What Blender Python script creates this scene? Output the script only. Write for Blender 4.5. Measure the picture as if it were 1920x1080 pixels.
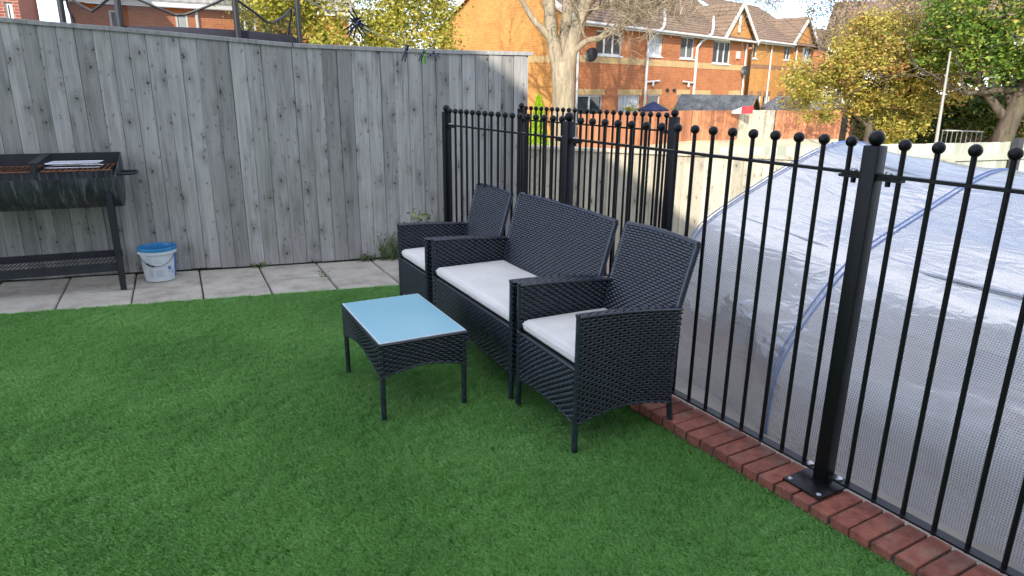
import bpy, bmesh, math, random
import numpy as np
from mathutils import Vector, Matrix

# ------------------------------------------------------------------ reset
for o in list(bpy.data.objects):
    bpy.data.objects.remove(o)
scene = bpy.context.scene
COL = scene.collection
rnd = random.Random(7)
nrg = np.random.default_rng(11)
R = math.radians

# ------------------------------------------------------------------ camera
cam_d = bpy.data.cameras.new('camera')
cam = bpy.data.objects.new('camera', cam_d)
COL.objects.link(cam)
scene.camera = cam
cam_d.sensor_width = 36.0
cam_d.lens = 36.0 * 1268 / 1920
cam_d.clip_start = 0.05
cam_d.clip_end = 2000
_p, _y, _r = R(16.43), R(26.49), R(0.59)
_fw = Vector((math.sin(_y) * math.cos(_p), math.cos(_y) * math.cos(_p), -math.sin(_p)))
_rt = Vector((math.cos(_y), -math.sin(_y), 0))
_up = _rt.cross(_fw)
_rt2 = _rt * math.cos(_r) + _up * math.sin(_r)
_up2 = _up * math.cos(_r) - _rt * math.sin(_r)
_m = Matrix((_rt2, _up2, -_fw)).transposed().to_4x4()
_m.translation = (0, 0, 1.55)
cam.matrix_world = _m

# ------------------------------------------------------------------ sky, sun, exposure
SUN_EL, SUN_HEAD = R(28), R(38)          # light travels 38 degrees clockwise of +Y
world = bpy.data.worlds.new('World')
scene.world = world
world.use_nodes = True
wn, wl = world.node_tree.nodes, world.node_tree.links
wn.clear()
w_out = wn.new('ShaderNodeOutputWorld')
w_bg = wn.new('ShaderNodeBackground')
w_sky = wn.new('ShaderNodeTexSky')
w_sky.sky_type = 'NISHITA'
w_sky.sun_disc = False
w_sky.sun_elevation = SUN_EL
w_sky.sun_rotation = math.pi + SUN_HEAD
w_sky.air_density = 0.6
w_sky.dust_density = 0.3
w_sky.ozone_density = 2.0
w_tc = wn.new('ShaderNodeTexCoord')
w_map = wn.new('ShaderNodeMapping')
w_map.inputs['Scale'].default_value = (1.0, 1.0, 2.6)
w_map.inputs['Location'].default_value = (0.35, 0.2, 0.1)
w_noise = wn.new('ShaderNodeTexNoise')
w_noise.inputs['Scale'].default_value = 2.6
w_noise.inputs['Detail'].default_value = 9
w_noise.inputs['Roughness'].default_value = 0.58
w_ramp = wn.new('ShaderNodeValToRGB')
w_ramp.color_ramp.elements[0].position = 0.38
w_ramp.color_ramp.elements[0].color = (0, 0, 0, 1)
w_ramp.color_ramp.elements[1].position = 0.62
w_ramp.color_ramp.elements[1].color = (0.92, 0.92, 0.92, 1)
w_mix = wn.new('ShaderNodeMixRGB')
w_mix.inputs['Color2'].default_value = (4.3, 4.3, 4.6, 1)
wl.new(w_tc.outputs['Generated'], w_map.inputs['Vector'])
wl.new(w_map.outputs[0], w_noise.inputs['Vector'])
wl.new(w_noise.outputs['Fac'], w_ramp.inputs['Fac'])
wl.new(w_ramp.outputs['Color'], w_mix.inputs['Fac'])
wl.new(w_sky.outputs['Color'], w_mix.inputs['Color1'])
wl.new(w_mix.outputs['Color'], w_bg.inputs['Color'])
wl.new(w_bg.outputs[0], w_out.inputs['Surface'])
w_bg.inputs['Strength'].default_value = 0.15

sun_d = bpy.data.lights.new('sun', 'SUN')
sun_d.energy = 2.0
sun_d.angle = R(0.53)
sun_d.color = (1.0, 0.93, 0.82)
sun = bpy.data.objects.new('sun', sun_d)
COL.objects.link(sun)
sun.location = (-20, -25, 30)
_v = Vector((math.sin(SUN_HEAD) * math.cos(SUN_EL), math.cos(SUN_HEAD) * math.cos(SUN_EL), -math.sin(SUN_EL)))
sun.rotation_euler = _v.to_track_quat('-Z', 'Y').to_euler()

vs = scene.view_settings
vs.view_transform = 'Standard'
vs.look = 'None'
vs.exposure = 1.78
vs.gamma = 1.0
vs.use_curve_mapping = False
scene.cycles.transparent_max_bounces = 12
scene.cycles.max_bounces = 6
scene.cycles.diffuse_bounces = 3
scene.cycles.glossy_bounces = 2
scene.cycles.transmission_bounces = 4

# ------------------------------------------------------------------ mesh helpers
class MB:
    def __init__(self):
        self.v, self.f, self.tint = [], [], []
    def add(self, verts, faces):
        o = len(self.v)
        self.v.extend([tuple(p) for p in verts])
        self.f.extend([tuple(i + o for i in fc) for fc in faces])
        return self
    def box(self, x0, x1, y0, y1, z0, z1):
        v = [(x0, y0, z0), (x1, y0, z0), (x1, y1, z0), (x0, y1, z0), (x0, y0, z1), (x1, y0, z1), (x1, y1, z1), (x0, y1, z1)]
        f = [(0, 3, 2, 1), (4, 5, 6, 7), (0, 1, 5, 4), (1, 2, 6, 5), (2, 3, 7, 6), (3, 0, 4, 7)]
        return self.add(v, f)
    def beam(self, a, b, w, h, upv=(0, 0, 1)):
        a, b = Vector(a), Vector(b)
        d = (b - a).normalized()
        u = Vector(upv)
        if abs(d.dot(u)) > .98:
            u = Vector((0, 1, 0))
        s = d.cross(u).normalized() * (w / 2)
        t = s.cross(d).normalized() * (h / 2)
        v = [a - s - t, a + s - t, a + s + t, a - s + t, b - s - t, b + s - t, b + s + t, b - s + t]
        f = [(0, 3, 2, 1), (4, 5, 6, 7), (0, 1, 5, 4), (1, 2, 6, 5), (2, 3, 7, 6), (3, 0, 4, 7)]
        return self.add(v, f)
    def prism(self, poly, y0, y1):
        """poly in (x,z), extruded along y"""
        n = len(poly)
        v = [(x, y0, z) for x, z in poly] + [(x, y1, z) for x, z in poly]
        f = [tuple(range(n)), tuple(reversed(range(n, 2 * n)))]
        f += [(i, i + n, (i + 1) % n + n, (i + 1) % n) for i in range(n)]
        return self.add(v, f)
    def tube(self, pts, rad, n=8, cap=True):
        pts = [Vector(p) for p in pts]
        if not hasattr(rad, '__len__'):
            rad = [rad] * len(pts)
        o = len(self.v)
        prev = None
        for i, p in enumerate(pts):
            if i == 0: d = pts[1] - pts[0]
            elif i == len(pts) - 1: d = pts[-1] - pts[-2]
            else: d = pts[i + 1] - pts[i - 1]
            d.normalize()
            if prev is None:
                u = Vector((0, 0, 1)) if abs(d.z) < .9 else Vector((1, 0, 0))
                s = d.cross(u).normalized()
            else:
                s = (prev - d * prev.dot(d)).normalized()
            prev = s
            t = d.cross(s)
            for k in range(n):
                a = 2 * math.pi * k / n
                self.v.append(tuple(p + (s * math.cos(a) + t * math.sin(a)) * rad[i]))
        for i in range(len(pts) - 1):
            for k in range(n):
                self.f.append((o + i * n + k, o + i * n + (k + 1) % n, o + (i + 1) * n + (k + 1) % n, o + (i + 1) * n + k))
        if cap:
            self.f.append(tuple(o + k for k in reversed(range(n))))
            self.f.append(tuple(o + (len(pts) - 1) * n + k for k in range(n)))
        return self
    def lathe(self, prof, n=24, cx=0, cy=0):
        o = len(self.v)
        for r, z in prof:
            for k in range(n):
                a = 2 * math.pi * k / n
                self.v.append((cx + r * math.cos(a), cy + r * math.sin(a), z))
        for i in range(len(prof) - 1):
            for k in range(n):
                self.f.append((o + i * n + k, o + i * n + (k + 1) % n, o + (i + 1) * n + (k + 1) % n, o + (i + 1) * n + k))
        return self
    def ball(self, c, r, n=12):
        prof = [(r * math.sin(math.pi * i / (n // 2 + 2)) + 1e-5, c[2] - r * math.cos(math.pi * i / (n // 2 + 2))) for i in range(n // 2 + 3)]
        return self.lathe(prof, n, c[0], c[1])
    def mesh(self, name, mat, smooth=None):
        me = bpy.data.meshes.new(name)
        me.from_pydata(self.v, [], self.f)
        if smooth is not None:
            me.shade_smooth()
            if smooth > 0:
                me.set_sharp_from_angle(angle=R(smooth))
        if mat: me.materials.append(mat)
        return me
    def obj(self, name, mat, parent=None, smooth=None, **k):
        return mkobj(name, self.mesh(name, mat, smooth), parent, **k)

def mkobj(name, me, parent=None, loc=(0, 0, 0), rot=(0, 0, 0), scale=(1, 1, 1), kind=None):
    o = bpy.data.objects.new(name, me)
    COL.objects.link(o)
    o.location, o.rotation_euler, o.scale = loc, rot, scale
    if parent: o.parent = parent
    if kind: o['kind'] = kind
    return o

def thing(name, label, cat, loc=(0, 0, 0), rz=0, group=None):
    o = bpy.data.objects.new(name, None)
    o.empty_display_size = .1
    COL.objects.link(o)
    o.location = loc
    o.rotation_euler = (0, 0, rz)
    return tag(o, label, cat, group)

def tag(o, label, cat, group=None):
    o['label'], o['category'] = label, cat
    if group: o['group'] = group
    return o

def bevel_box(name, sx, sy, sz, b, mat, seg=1, smooth=None, z0=0.0):
    """box centred in x,y standing on z0, all edges bevelled"""
    bm = bmesh.new()
    bmesh.ops.create_cube(bm, size=1)
    for v in bm.verts:
        v.co = (v.co.x * sx, v.co.y * sy, (v.co.z + .5) * sz + z0)
    bmesh.ops.bevel(bm, geom=bm.edges[:], offset=b, segments=seg, affect='EDGES', profile=.5)
    me = bpy.data.meshes.new(name)
    bm.to_mesh(me); bm.free()
    if smooth: me.shade_smooth(); me.set_sharp_from_angle(angle=R(smooth))
    me.materials.append(mat)
    return me

def raw_mesh(name, verts, faces4, mat, tint=None, smooth=False):
    """fast numpy quad mesh"""
    me = bpy.data.meshes.new(name)
    nv, nf = len(verts), len(faces4)
    me.vertices.add(nv)
    me.vertices.foreach_set('co', np.ascontiguousarray(verts, dtype=np.float32).ravel())
    me.loops.add(nf * 4)
    me.loops.foreach_set('vertex_index', np.ascontiguousarray(faces4, dtype=np.int32).ravel())
    me.polygons.add(nf)
    me.polygons.foreach_set('loop_start', np.arange(0, nf * 4, 4, dtype=np.int32))
    me.update(calc_edges=True)
    if smooth: me.shade_smooth()
    if tint is not None:
        at = me.attributes.new('tint', 'FLOAT', 'FACE')
        at.data.foreach_set('value', np.ascontiguousarray(tint, dtype=np.float32))
    if mat: me.materials.append(mat)
    return me

# ------------------------------------------------------------------ material helpers
class NT:
    def __init__(self, name):
        self.m = bpy.data.materials.new(name)
        self.m.use_nodes = True
        self.n, self.l = self.m.node_tree.nodes, self.m.node_tree.links
        self.b = self.n['Principled BSDF']
        self.out = self.n['Material Output']
    def new(self, t, **kw):
        nd = self.n.new(t)
        for k, v in kw.items(): setattr(nd, k, v)
        return nd
    def link(self, a, b): self.l.new(a, b)
    def coord(self, kind='Object', scale=(1, 1, 1), rand=0.0):
        tc = self.new('ShaderNodeTexCoord')
        mp = self.new('ShaderNodeMapping')
        mp.inputs['Scale'].default_value = scale
        self.link(tc.outputs[kind], mp.inputs['Vector'])
        if rand:
            oi = self.new('ShaderNodeObjectInfo')
            cb = self.new('ShaderNodeCombineXYZ')
            for i, f in enumerate((1.0, 1.7, 2.3)):
                m = self.math('MULTIPLY', oi.outputs['Random'], rand * f)
                self.link(m, cb.inputs[i])
            self.link(cb.outputs[0], mp.inputs['Location'])
        return mp.outputs[0]
    def math(self, op, a, b=None, c=None):
        m = self.new('ShaderNodeMath', operation=op)
        for i, x in enumerate((a, b, c)):
            if x is None: continue
            if isinstance(x, (int, float)): m.inputs[i].default_value = x
            else: self.link(x, m.inputs[i])
        return m.outputs[0]
    def noise(self, vec, scale, detail=4, rough=.55, dist=0):
        nd = self.new('ShaderNodeTexNoise')
        nd.inputs['Scale'].default_value = scale
        nd.inputs['Detail'].default_value = detail
        nd.inputs['Roughness'].default_value = rough
        nd.inputs['Distortion'].default_value = dist
        self.link(vec, nd.inputs['Vector'])
        return nd.outputs['Fac']
    def ramp(self, fac, stops):
        r = self.new('ShaderNodeValToRGB')
        el = r.color_ramp.elements
        while len(el) < len(stops): el.new(.5)
        for e, (p, c) in zip(el, stops):
            e.position = p
            e.color = (c, c, c, 1) if isinstance(c, (int, float)) else (*c, 1)
        self.link(fac, r.inputs['Fac'])
        return r.outputs['Color']
    def mix(self, fac, a, b, mode='MIX'):
        m = self.new('ShaderNodeMixRGB', blend_type=mode)
        for i, x in zip(('Fac', 'Color1', 'Color2'), (fac, a, b)):
            if isinstance(x, (int, float)): m.inputs[i].default_value = x if i == 'Fac' else (x, x, x, 1)
            elif isinstance(x, tuple): m.inputs[i].default_value = (*x, 1)
            else: self.link(x, m.inputs[i])
        return m.outputs['Color']
    def bump(self, h, strength=.3, dist=.01):
        b = self.new('ShaderNodeBump')
        b.inputs['Strength'].default_value = strength
        b.inputs['Distance'].default_value = dist
        self.link(h, b.inputs['Height'])
        self.link(b.outputs[0], self.b.inputs['Normal'])
    def base(self, c):
        if isinstance(c, tuple): self.b.inputs['Base Color'].default_value = (*c, 1)
        else: self.link(c, self.b.inputs['Base Color'])
    def rough(self, v):
        if isinstance(v, (int, float)): self.b.inputs['Roughness'].default_value = v
        else: self.link(v, self.b.inputs['Roughness'])

def simple(name, col, rough=.6, metal=0.0, var=.12, scale=6.0, bump=0.0, spec=.5):
    t = NT(name)
    v = t.coord('Object', rand=9.0)
    n = t.noise(v, scale, 5, .6)
    lo = tuple(max(0, c * (1 - var)) for c in col)
    hi = tuple(min(1, c * (1 + var)) for c in col)
    t.base(t.ramp(n, [(.3, lo), (.7, hi)]))
    t.rough(rough)
    t.b.inputs['Metallic'].default_value = metal
    t.b.inputs['Specular IOR Level'].default_value = spec
    if bump: t.bump(t.noise(v, scale * 12, 4, .6), bump, .004)
    return t.m

def wood(name, dark, mid, light, zstretch=1.9, knots=True, grain=1.0, green=0.0):
    t = NT(name)
    v = t.coord('Object', (1, 1, zstretch), rand=37.0)
    def mapped(sc):
        mp = t.new('ShaderNodeMapping'); mp.inputs['Scale'].default_value = sc
        t.link(v, mp.inputs['Vector']); return mp.outputs[0]
    warp = t.noise(mapped((1, 1, .5)), 3.2, 2, .5)
    # long grain lines, bent by the warp
    g_in = mapped((1, 1, .035))
    mv = t.new('ShaderNodeVectorMath', operation='ADD')
    cb = t.new('ShaderNodeCombineXYZ')
    t.link(t.math('MULTIPLY', warp, .045), cb.inputs[0])
    t.link(g_in, mv.inputs[0]); t.link(cb.outputs[0], mv.inputs[1])
    fine = t.noise(mv.outputs[0], 130 * grain, 5, .65)
    broad = t.noise(mv.outputs[0], 28 * grain, 3, .5)
    patch = t.noise(mapped((1, 1, .35)), 4.5, 4, .6)
    g = t.math('ADD', t.math('MULTIPLY', fine, .45), t.math('MULTIPLY', broad, .35))
    g = t.math('ADD', g, t.math('MULTIPLY', patch, .35))
    col = t.ramp(g, [(.42, dark), (.56, mid), (.72, light)])
    if knots:
        sv = t.new('ShaderNodeSeparateXYZ'); t.link(v, sv.inputs[0])
        c2 = t.new('ShaderNodeCombineXYZ'); t.link(sv.outputs[0], c2.inputs[0]); t.link(t.math('MULTIPLY', sv.outputs[2], .62), c2.inputs[1])
        nz = t.new('ShaderNodeTexNoise'); nz.inputs['Scale'].default_value = 16; t.link(v, nz.inputs['Vector'])
        add = t.new('ShaderNodeVectorMath', operation='MULTIPLY_ADD')
        t.link(nz.outputs['Color'], add.inputs[0]); add.inputs[1].default_value = (.05, .05, .05); t.link(c2.outputs[0], add.inputs[2])
        def knot(scale, thresh, c0, c1, h1):
            vo = t.new('ShaderNodeTexVoronoi', voronoi_dimensions='2D'); vo.inputs['Scale'].default_value = scale
            t.link(add.outputs[0], vo.inputs['Vector'])
            core = t.ramp(vo.outputs['Distance'], [(c0, 1.0), (c1, 0.0)])
            halo = t.ramp(vo.outputs['Distance'], [(c1 * .8, 1.0), (h1, 0.0)])
            ring = t.math('SINE', t.math('MULTIPLY', vo.outputs['Distance'], 75))
            ring = t.math('MULTIPLY', t.math('MULTIPLY', t.math('ADD', ring, 1.0), .5), halo)
            sel = t.new('ShaderNodeSeparateXYZ'); t.link(vo.outputs['Color'], sel.inputs[0])
            on = t.math('GREATER_THAN', sel.outputs[0], thresh)
            return core, halo, ring, on
        core, halo, ring, on = knot(6.0, .35, .022, .070, .34)
        col = t.mix(t.math('MULTIPLY', t.math('MULTIPLY', ring, .40), on), col, tuple(c * .35 for c in dark))
        col = t.mix(t.math('MULTIPLY', t.math('MULTIPLY', halo, .22), on), col, tuple(c * .55 for c in dark))
        col = t.mix(t.math('MULTIPLY', t.math('MULTIPLY', core, .9), on), col, tuple(c * .16 for c in dark))
        core, halo, ring, on = knot(17.0, .70, .03, .10, .26)
        col = t.mix(t.math('MULTIPLY', t.math('MULTIPLY', halo, .22), on), col, tuple(c * .5 for c in dark))
        col = t.mix(t.math('MULTIPLY', t.math('MULTIPLY', core, .75), on), col, tuple(c * .22 for c in dark))
    oi = t.new('ShaderNodeObjectInfo')
    tone = t.ramp(oi.outputs['Random'], [(0, .74), (.5, 1.0), (1, 1.18)])
    col = t.mix(1.0, col, tone, 'MULTIPLY')
    if green:
        gm = t.noise(mapped((1, 1, .5)), 2.2, 4, .6)
        col = t.mix(t.math('MULTIPLY', t.ramp(gm, [(.5, 0.0), (.75, 1.0)]), green), col, (.16, .19, .10))
    t.base(col)
    t.rough(.88)
    t.b.inputs['Specular IOR Level'].default_value = .25
    t.bump(t.math('ADD', fine, broad), .35, .004)
    return t.m

M = {}
M['fence'] = wood('weathered_fence_wood', (.19, .182, .168), (.31, .302, .284), (.41, .40, .378), green=.2)
M['cap'] = wood('weathered_cap_wood', (.17, .17, .165), (.29, .285, .27), (.38, .375, .36), zstretch=1, knots=False)
M['pale'] = wood('pale_fence_wood', (.40, .35, .25), (.52, .465, .345), (.60, .545, .42), zstretch=1.3)
M['palegreen'] = wood('pale_green_fence_wood', (.36, .37, .28), (.46, .47, .37), (.54, .54, .44), zstretch=1, knots=False)
M['redfence'] = wood('red_brown_fence_wood', (.36, .15, .075), (.47, .20, .10), (.55, .25, .14), zstretch=1.6, knots=False)
M['timber'] = wood('brown_timber', (.16, .10, .06), (.26, .17, .10), (.36, .25, .16), zstretch=1, knots=False)
M['iron'] = simple('black_painted_iron', (.0045, .0045, .0055), .40, 0, .3, 30, .12, .28)
M['steel'] = simple('zinc_bolt', (.45, .46, .48), .35, .9, .1, 40)
M['rattan'] = simple('black_rattan', (.019, .024, .039), .27, 0, .35, 40, 0, .75)
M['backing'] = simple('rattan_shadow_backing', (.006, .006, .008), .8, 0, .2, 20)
M['white_paint'] = simple('white_upvc', (.60, .60, .57), .4, 0, .05, 3)
M['pipe'] = simple('white_plastic_pipe', (.56, .55, .52), .4, 0, .05, 3)
M['glass_dark'] = simple('window_glass', (.035, .045, .05), .06, 0, .4, .9, 0, .9)
M['curtain'] = simple('net_curtain', (.48, .50, .50), .8, 0, .3, 1.2)
M['fascia'] = simple('white_fascia', (.60, .58, .52), .5, 0, .08, 2)
M['dark_plastic'] = simple('black_plastic', (.012, .013, .016), .4, 0, .2, 20)
M['navy_plastic'] = simple('dark_navy_plastic', (.015, .017, .04), .35, 0, .2, 60)
M['green_plastic'] = simple('green_plastic', (.10, .38, .03), .4, 0, .1, 60)
M['line'] = simple('grey_line', (.35, .35, .33), .6, 0, .1, 60)
M['felt'] = simple('grey_roofing_felt', (.11, .115, .12), .9, 0, .25, 3, .3)
M['red'] = simple('red_cloth', (.62, .03, .04), .7, 0, .1, 4)
M['blue_cloth'] = simple('dark_blue_cloth', (.02, .03, .09), .8, 0, .2, 3)
M['tarp'] = simple('grey_tarpaulin', (.10, .11, .13), .5, 0, .25, 3)
M['dish'] = simple('dark_grey_dish', (.022, .024, .028), .5, 0, .1, 3)
M['render'] = simple('white_render', (.70, .69, .66), .85, 0, .05, 2)
M['asphalt'] = simple('asphalt', (.10, .10, .105), .9, 0, .2, 3, .2)
M['bark'] = None

def bark(name, a, b, sc=9):
    t = NT(name)
    v = t.coord('Object', (1, 1, .22))
    n = t.noise(v, sc, 7, .7, .6)
    v2 = t.coord('Object')
    m = t.noise(v2, 2.2, 4, .6)
    col = t.ramp(n, [(.3, a), (.68, b)])
    col = t.mix(t.ramp(m, [(.52, 0.0), (.75, .45)]), col, (.17, .18, .08))
    t.base(col); t.rough(.95); t.b.inputs['Specular IOR Level'].default_value = .2
    t.bump(n, .9, .05)
    return t.m
M['bark'] = bark('grey_brown_bark', (.13, .10, .07), (.44, .37, .26))
M['bark_dark'] = bark('dark_bark', (.05, .04, .03), (.15, .12, .09))
M['twig'] = simple('pale_twig', (.33, .27, .15), .9, 0, .3, 3)

def leafmat(name, stops, trans=.35, rough=.5):
    t = NT(name)
    a = t.new('ShaderNodeAttribute'); a.attribute_name = 'tint'
    col = t.ramp(a.outputs['Fac'], stops)
    t.base(col); t.rough(rough)
    t.b.inputs['Specular IOR Level'].default_value = .35
    tr = t.new('ShaderNodeBsdfTranslucent'); t.link(col, tr.inputs['Color'])
    mx = t.new('ShaderNodeMixShader'); mx.inputs[0].default_value = trans
    t.link(t.b.outputs[0], mx.inputs[1]); t.link(tr.outputs[0], mx.inputs[2]); t.link(mx.outputs[0], t.out.inputs['Surface'])
    return t.m
M['leaf_yellow'] = leafmat('yellow_green_leaves', [(0, (.12, .15, .02)), (.4, (.32, .32, .04)), (.75, (.50, .44, .07)), (1, (.52, .38, .08))])
M['leaf_gold'] = leafmat('golden_brown_leaves', [(0, (.14, .16, .03)), (.3, (.36, .34, .06)), (.65, (.55, .45, .10)), (.9, (.50, .32, .10)), (1, (.40, .14, .07))])
M['leaf_maple'] = leafmat('green_maple_leaves', [(0, (.035, .085, .014)), (.4, (.11, .22, .03)), (.7, (.30, .38, .06)), (.97, (.50, .46, .08)), (1, (.48, .30, .07))])
M['leaf_ivy'] = leafmat('ivy_leaves', [(0, (.02, .05, .012)), (.5, (.07, .11, .02)), (1, (.26, .27, .04))])
M['leaf_twiggy'] = leafmat('sparse_grey_leaves', [(0, (.13, .11, .07)), (.6, (.24, .20, .11)), (1, (.30, .17, .09))])
M['leaf_conifer'] = leafmat('bright_green_conifer', [(0, (.16, .30, .01)), (.6, (.33, .52, .015)), (1, (.46, .62, .03))])
M['leaf_weed'] = leafmat('weed_leaves', [(0, (.05, .10, .03)), (.5, (.12, .18, .06)), (.85, (.20, .22, .10)), (1, (.45, .42, .06))])

def facade(name, bricks, mortar, alt, rough=.9):
    t = NT(name)
    tc = t.new('ShaderNodeTexCoord')
    sp = t.new('ShaderNodeSeparateXYZ'); t.link(tc.outputs['Object'], sp.inputs[0])
    cb = t.new('ShaderNodeCombineXYZ')
    t.link(t.math('ADD', sp.outputs[0], sp.outputs[1]), cb.inputs[0]); t.link(sp.outputs[2], cb.inputs[1])
    br = t.new('ShaderNodeTexBrick')
    br.offset = .5
    br.inputs['Scale'].default_value = 1.0
    br.inputs['Brick Width'].default_value = .225
    br.inputs['Row Height'].default_value = .075
    br.inputs['Mortar Size'].default_value = .010
    br.inputs['Mortar Smooth'].default_value = .2
    br.inputs['Bias'].default_value = -.1
    br.inputs['Color1'].default_value = (*bricks, 1)
    br.inputs['Color2'].default_value = (*alt, 1)
    br.inputs['Mortar'].default_value = (*mortar, 1)
    t.link(cb.outputs[0], br.inputs['Vector'])
    n = t.noise(cb.outputs[0], 1.3, 5, .6)
    col = t.mix(1.0, br.outputs['Color'], t.ramp(n, [(.3, .86), (.7, 1.08)]), 'MULTIPLY')
    t.base(col); t.rough(rough); t.b.inputs['Specular IOR Level'].default_value = .2
    t.bump(t.math('SUBTRACT', 1.0, br.outputs['Fac']), .5, .008)
    return t.m
M['brick_a'] = facade('orange_red_brickwork', (.50, .155, .055), (.42, .25, .13), (.40, .105, .04))
M['brick_b'] = facade('orange_brickwork', (.58, .255, .065), (.50, .31, .13), (.48, .19, .05))
M['brick_c'] = facade('dark_red_brickwork', (.33, .09, .06), (.34, .26, .22), (.25, .065, .045))
M['brick_buff'] = facade('buff_brickwork', (.58, .38, .16), (.48, .38, .22), (.52, .33, .13))
M['brick_dark'] = facade('dark_brick_band', (.30, .13, .07), (.36, .25, .16), (.24, .10, .06))

def rooftile(name, a, b):
    t = NT(name)
    tc = t.new('ShaderNodeTexCoord')
    sp = t.new('ShaderNodeSeparateXYZ'); t.link(tc.outputs['Object'], sp.inputs[0])
    w = t.math('SINE', t.math('MULTIPLY', sp.outputs[0], 2 * math.pi / .30))
    n = t.noise(t.coord('Object', (3.3, 1, 3)), 2.2, 5, .7)
    col = t.ramp(n, [(.3, a), (.7, b)])
    t.base(col); t.rough(.9); t.b.inputs['Specular IOR Level'].default_value = .25
    t.bump(w, .6, .03)
    return t.m
M['tile'] = rooftile('brown_roof_tiles', (.16, .108, .074), (.265, .185, .13))
M['tile_pale'] = rooftile('pale_grey_roof_tiles', (.22, .21, .19), (.34, .32, .29))

# edging brick, paving, turf ------------------------------------------------
t = NT('red_edging_brick')
v = t.coord('Object', rand=21.0)
n = t.noise(v, 22, 6, .65)
n2 = t.noise(v, 7, 4, .6)
col = t.ramp(n, [(.28, (.145, .045, .032)), (.5, (.24, .080, .054)), (.75, (.33, .125, .085))])
oi = t.new('ShaderNodeObjectInfo')
col = t.mix(1.0, col, t.ramp(oi.outputs['Random'], [(0, (.82, .80, .80)), (.5, (1, 1, 1)), (1, (1.12, 1.05, 1.0))]), 'MULTIPLY')
col = t.mix(t.ramp(n2, [(.52, 0.0), (.72, .55)]), col, (.24, .20, .15))
sp_ = t.noise(v, 140, 3, .6)
col = t.mix(t.ramp(sp_, [(.62, 0.0), (.72, .5)]), col, (.36, .27, .23))
t.base(col); t.rough(.8); t.b.inputs['Specular IOR Level'].default_value = .3
t.bump(t.math('ADD', n, t.math('MULTIPLY', sp_, .5)), .5, .006)
M['edge_brick'] = t.m
M['mortar'] = simple('dark_mossy_mortar', (.060, .058, .048), .95, 0, .6, 40, .8)

t = NT('concrete_paving_slab')
v = t.coord('Object', rand=13.0)
n = t.noise(v, 4.5, 7, .68)
n2 = t.noise(v, 60, 5, .7)
n3 = t.noise(v, 1.8, 5, .6)
col = t.ramp(n, [(.25, (.24, .215, .175)), (.5, (.46, .42, .35)), (.75, (.60, .56, .48))])
col = t.mix(t.ramp(n2, [(.45, 0.0), (.75, .5)]), col, (.22, .20, .17))
col = t.mix(t.ramp(n3, [(.56, 0.0), (.74, .5)]), col, (.15, .15, .085))
t.base(col); t.rough(.9); t.b.inputs['Specular IOR Level'].default_value = .3
t.bump(t.math('ADD', n, n2), .35, .006)
M['slab'] = t.m
M['soil'] = simple('dark_joint_soil', (.045, .042, .03), .95, 0, .6, 30, .9)
M['turf_base'] = simple('turf_backing', (.06, .20, .04), .95, 0, .5, 60, .9)
M['yard'] = simple('yard_concrete', (.36, .335, .29), .9, 0, .2, 3, .3)
M['path'] = simple('pale_path', (.60, .52, .33), .9, 0, .15, 1.2, .2)
M['ground'] = simple('rough_grass_ground', (.15, .17, .06), .95, 0, .4, 1.5, .3)

t = NT('turf_blades')
a = t.new('ShaderNodeAttribute'); a.attribute_name = 'tint'
oi = t.new('ShaderNodeObjectInfo')
pn = t.noise(oi.outputs['Location'], 1.3, 4, .6)
fac = t.math('ADD', t.math('MULTIPLY', a.outputs['Fac'], .72), t.math('MULTIPLY', oi.outputs['Random'], .18))
fac = t.math('ADD', fac, t.math('MULTIPLY', t.math('SUBTRACT', pn, .38), .55))
col = t.ramp(fac, [(.10, (.045, .155, .022)), (.42, (.16, .43, .068)), (.70, (.32, .61, .17)), (1, (.64, .80, .45))])
t.base(col); t.rough(.30); t.b.inputs['Specular IOR Level'].default_value = .8
tr = t.new('ShaderNodeBsdfTranslucent'); t.link(col, tr.inputs['Color'])
mx = t.new('ShaderNodeMixShader'); mx.inputs[0].default_value = .35
t.link(t.b.outputs[0], mx.inputs[1]); t.link(tr.outputs[0], mx.inputs[2]); t.link(mx.outputs[0], t.out.inputs['Surface'])
M['turf'] = t.m

t = NT('cream_cushion_fabric')
v = t.coord('Object', rand=5.0)
n = t.noise(v, 5, 3, .5)
t.base(t.ramp(n, [(.3, (.66, .635, .59)), (.7, (.74, .71, .665))]))
t.rough(.9); t.b.inputs['Specular IOR Level'].default_value = .2
wr = t.noise(v, 6.5, 3, .55, 1.4)
t.bump(t.math('ADD', t.noise(v, 700, 2, .5), t.math('ADD', t.math('MULTIPLY', n, 3), t.math('MULTIPLY', wr, 5))), .4, .004)
M['cushion'] = t.m

t = NT('blue_filmed_glass')
v = t.coord('Object')
n = t.noise(v, 2.0, 3, .5)
t.base(t.ramp(n, [(.3, (.22, .46, .55)), (.7, (.25, .49, .58))]))
t.rough(.22); t.b.inputs['Specular IOR Level'].default_value = .6
M['table_glass'] = t.m
M['glass_edge'] = simple('pale_glass_edge', (.62, .72, .74), .2, 0, .05, 5)

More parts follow.
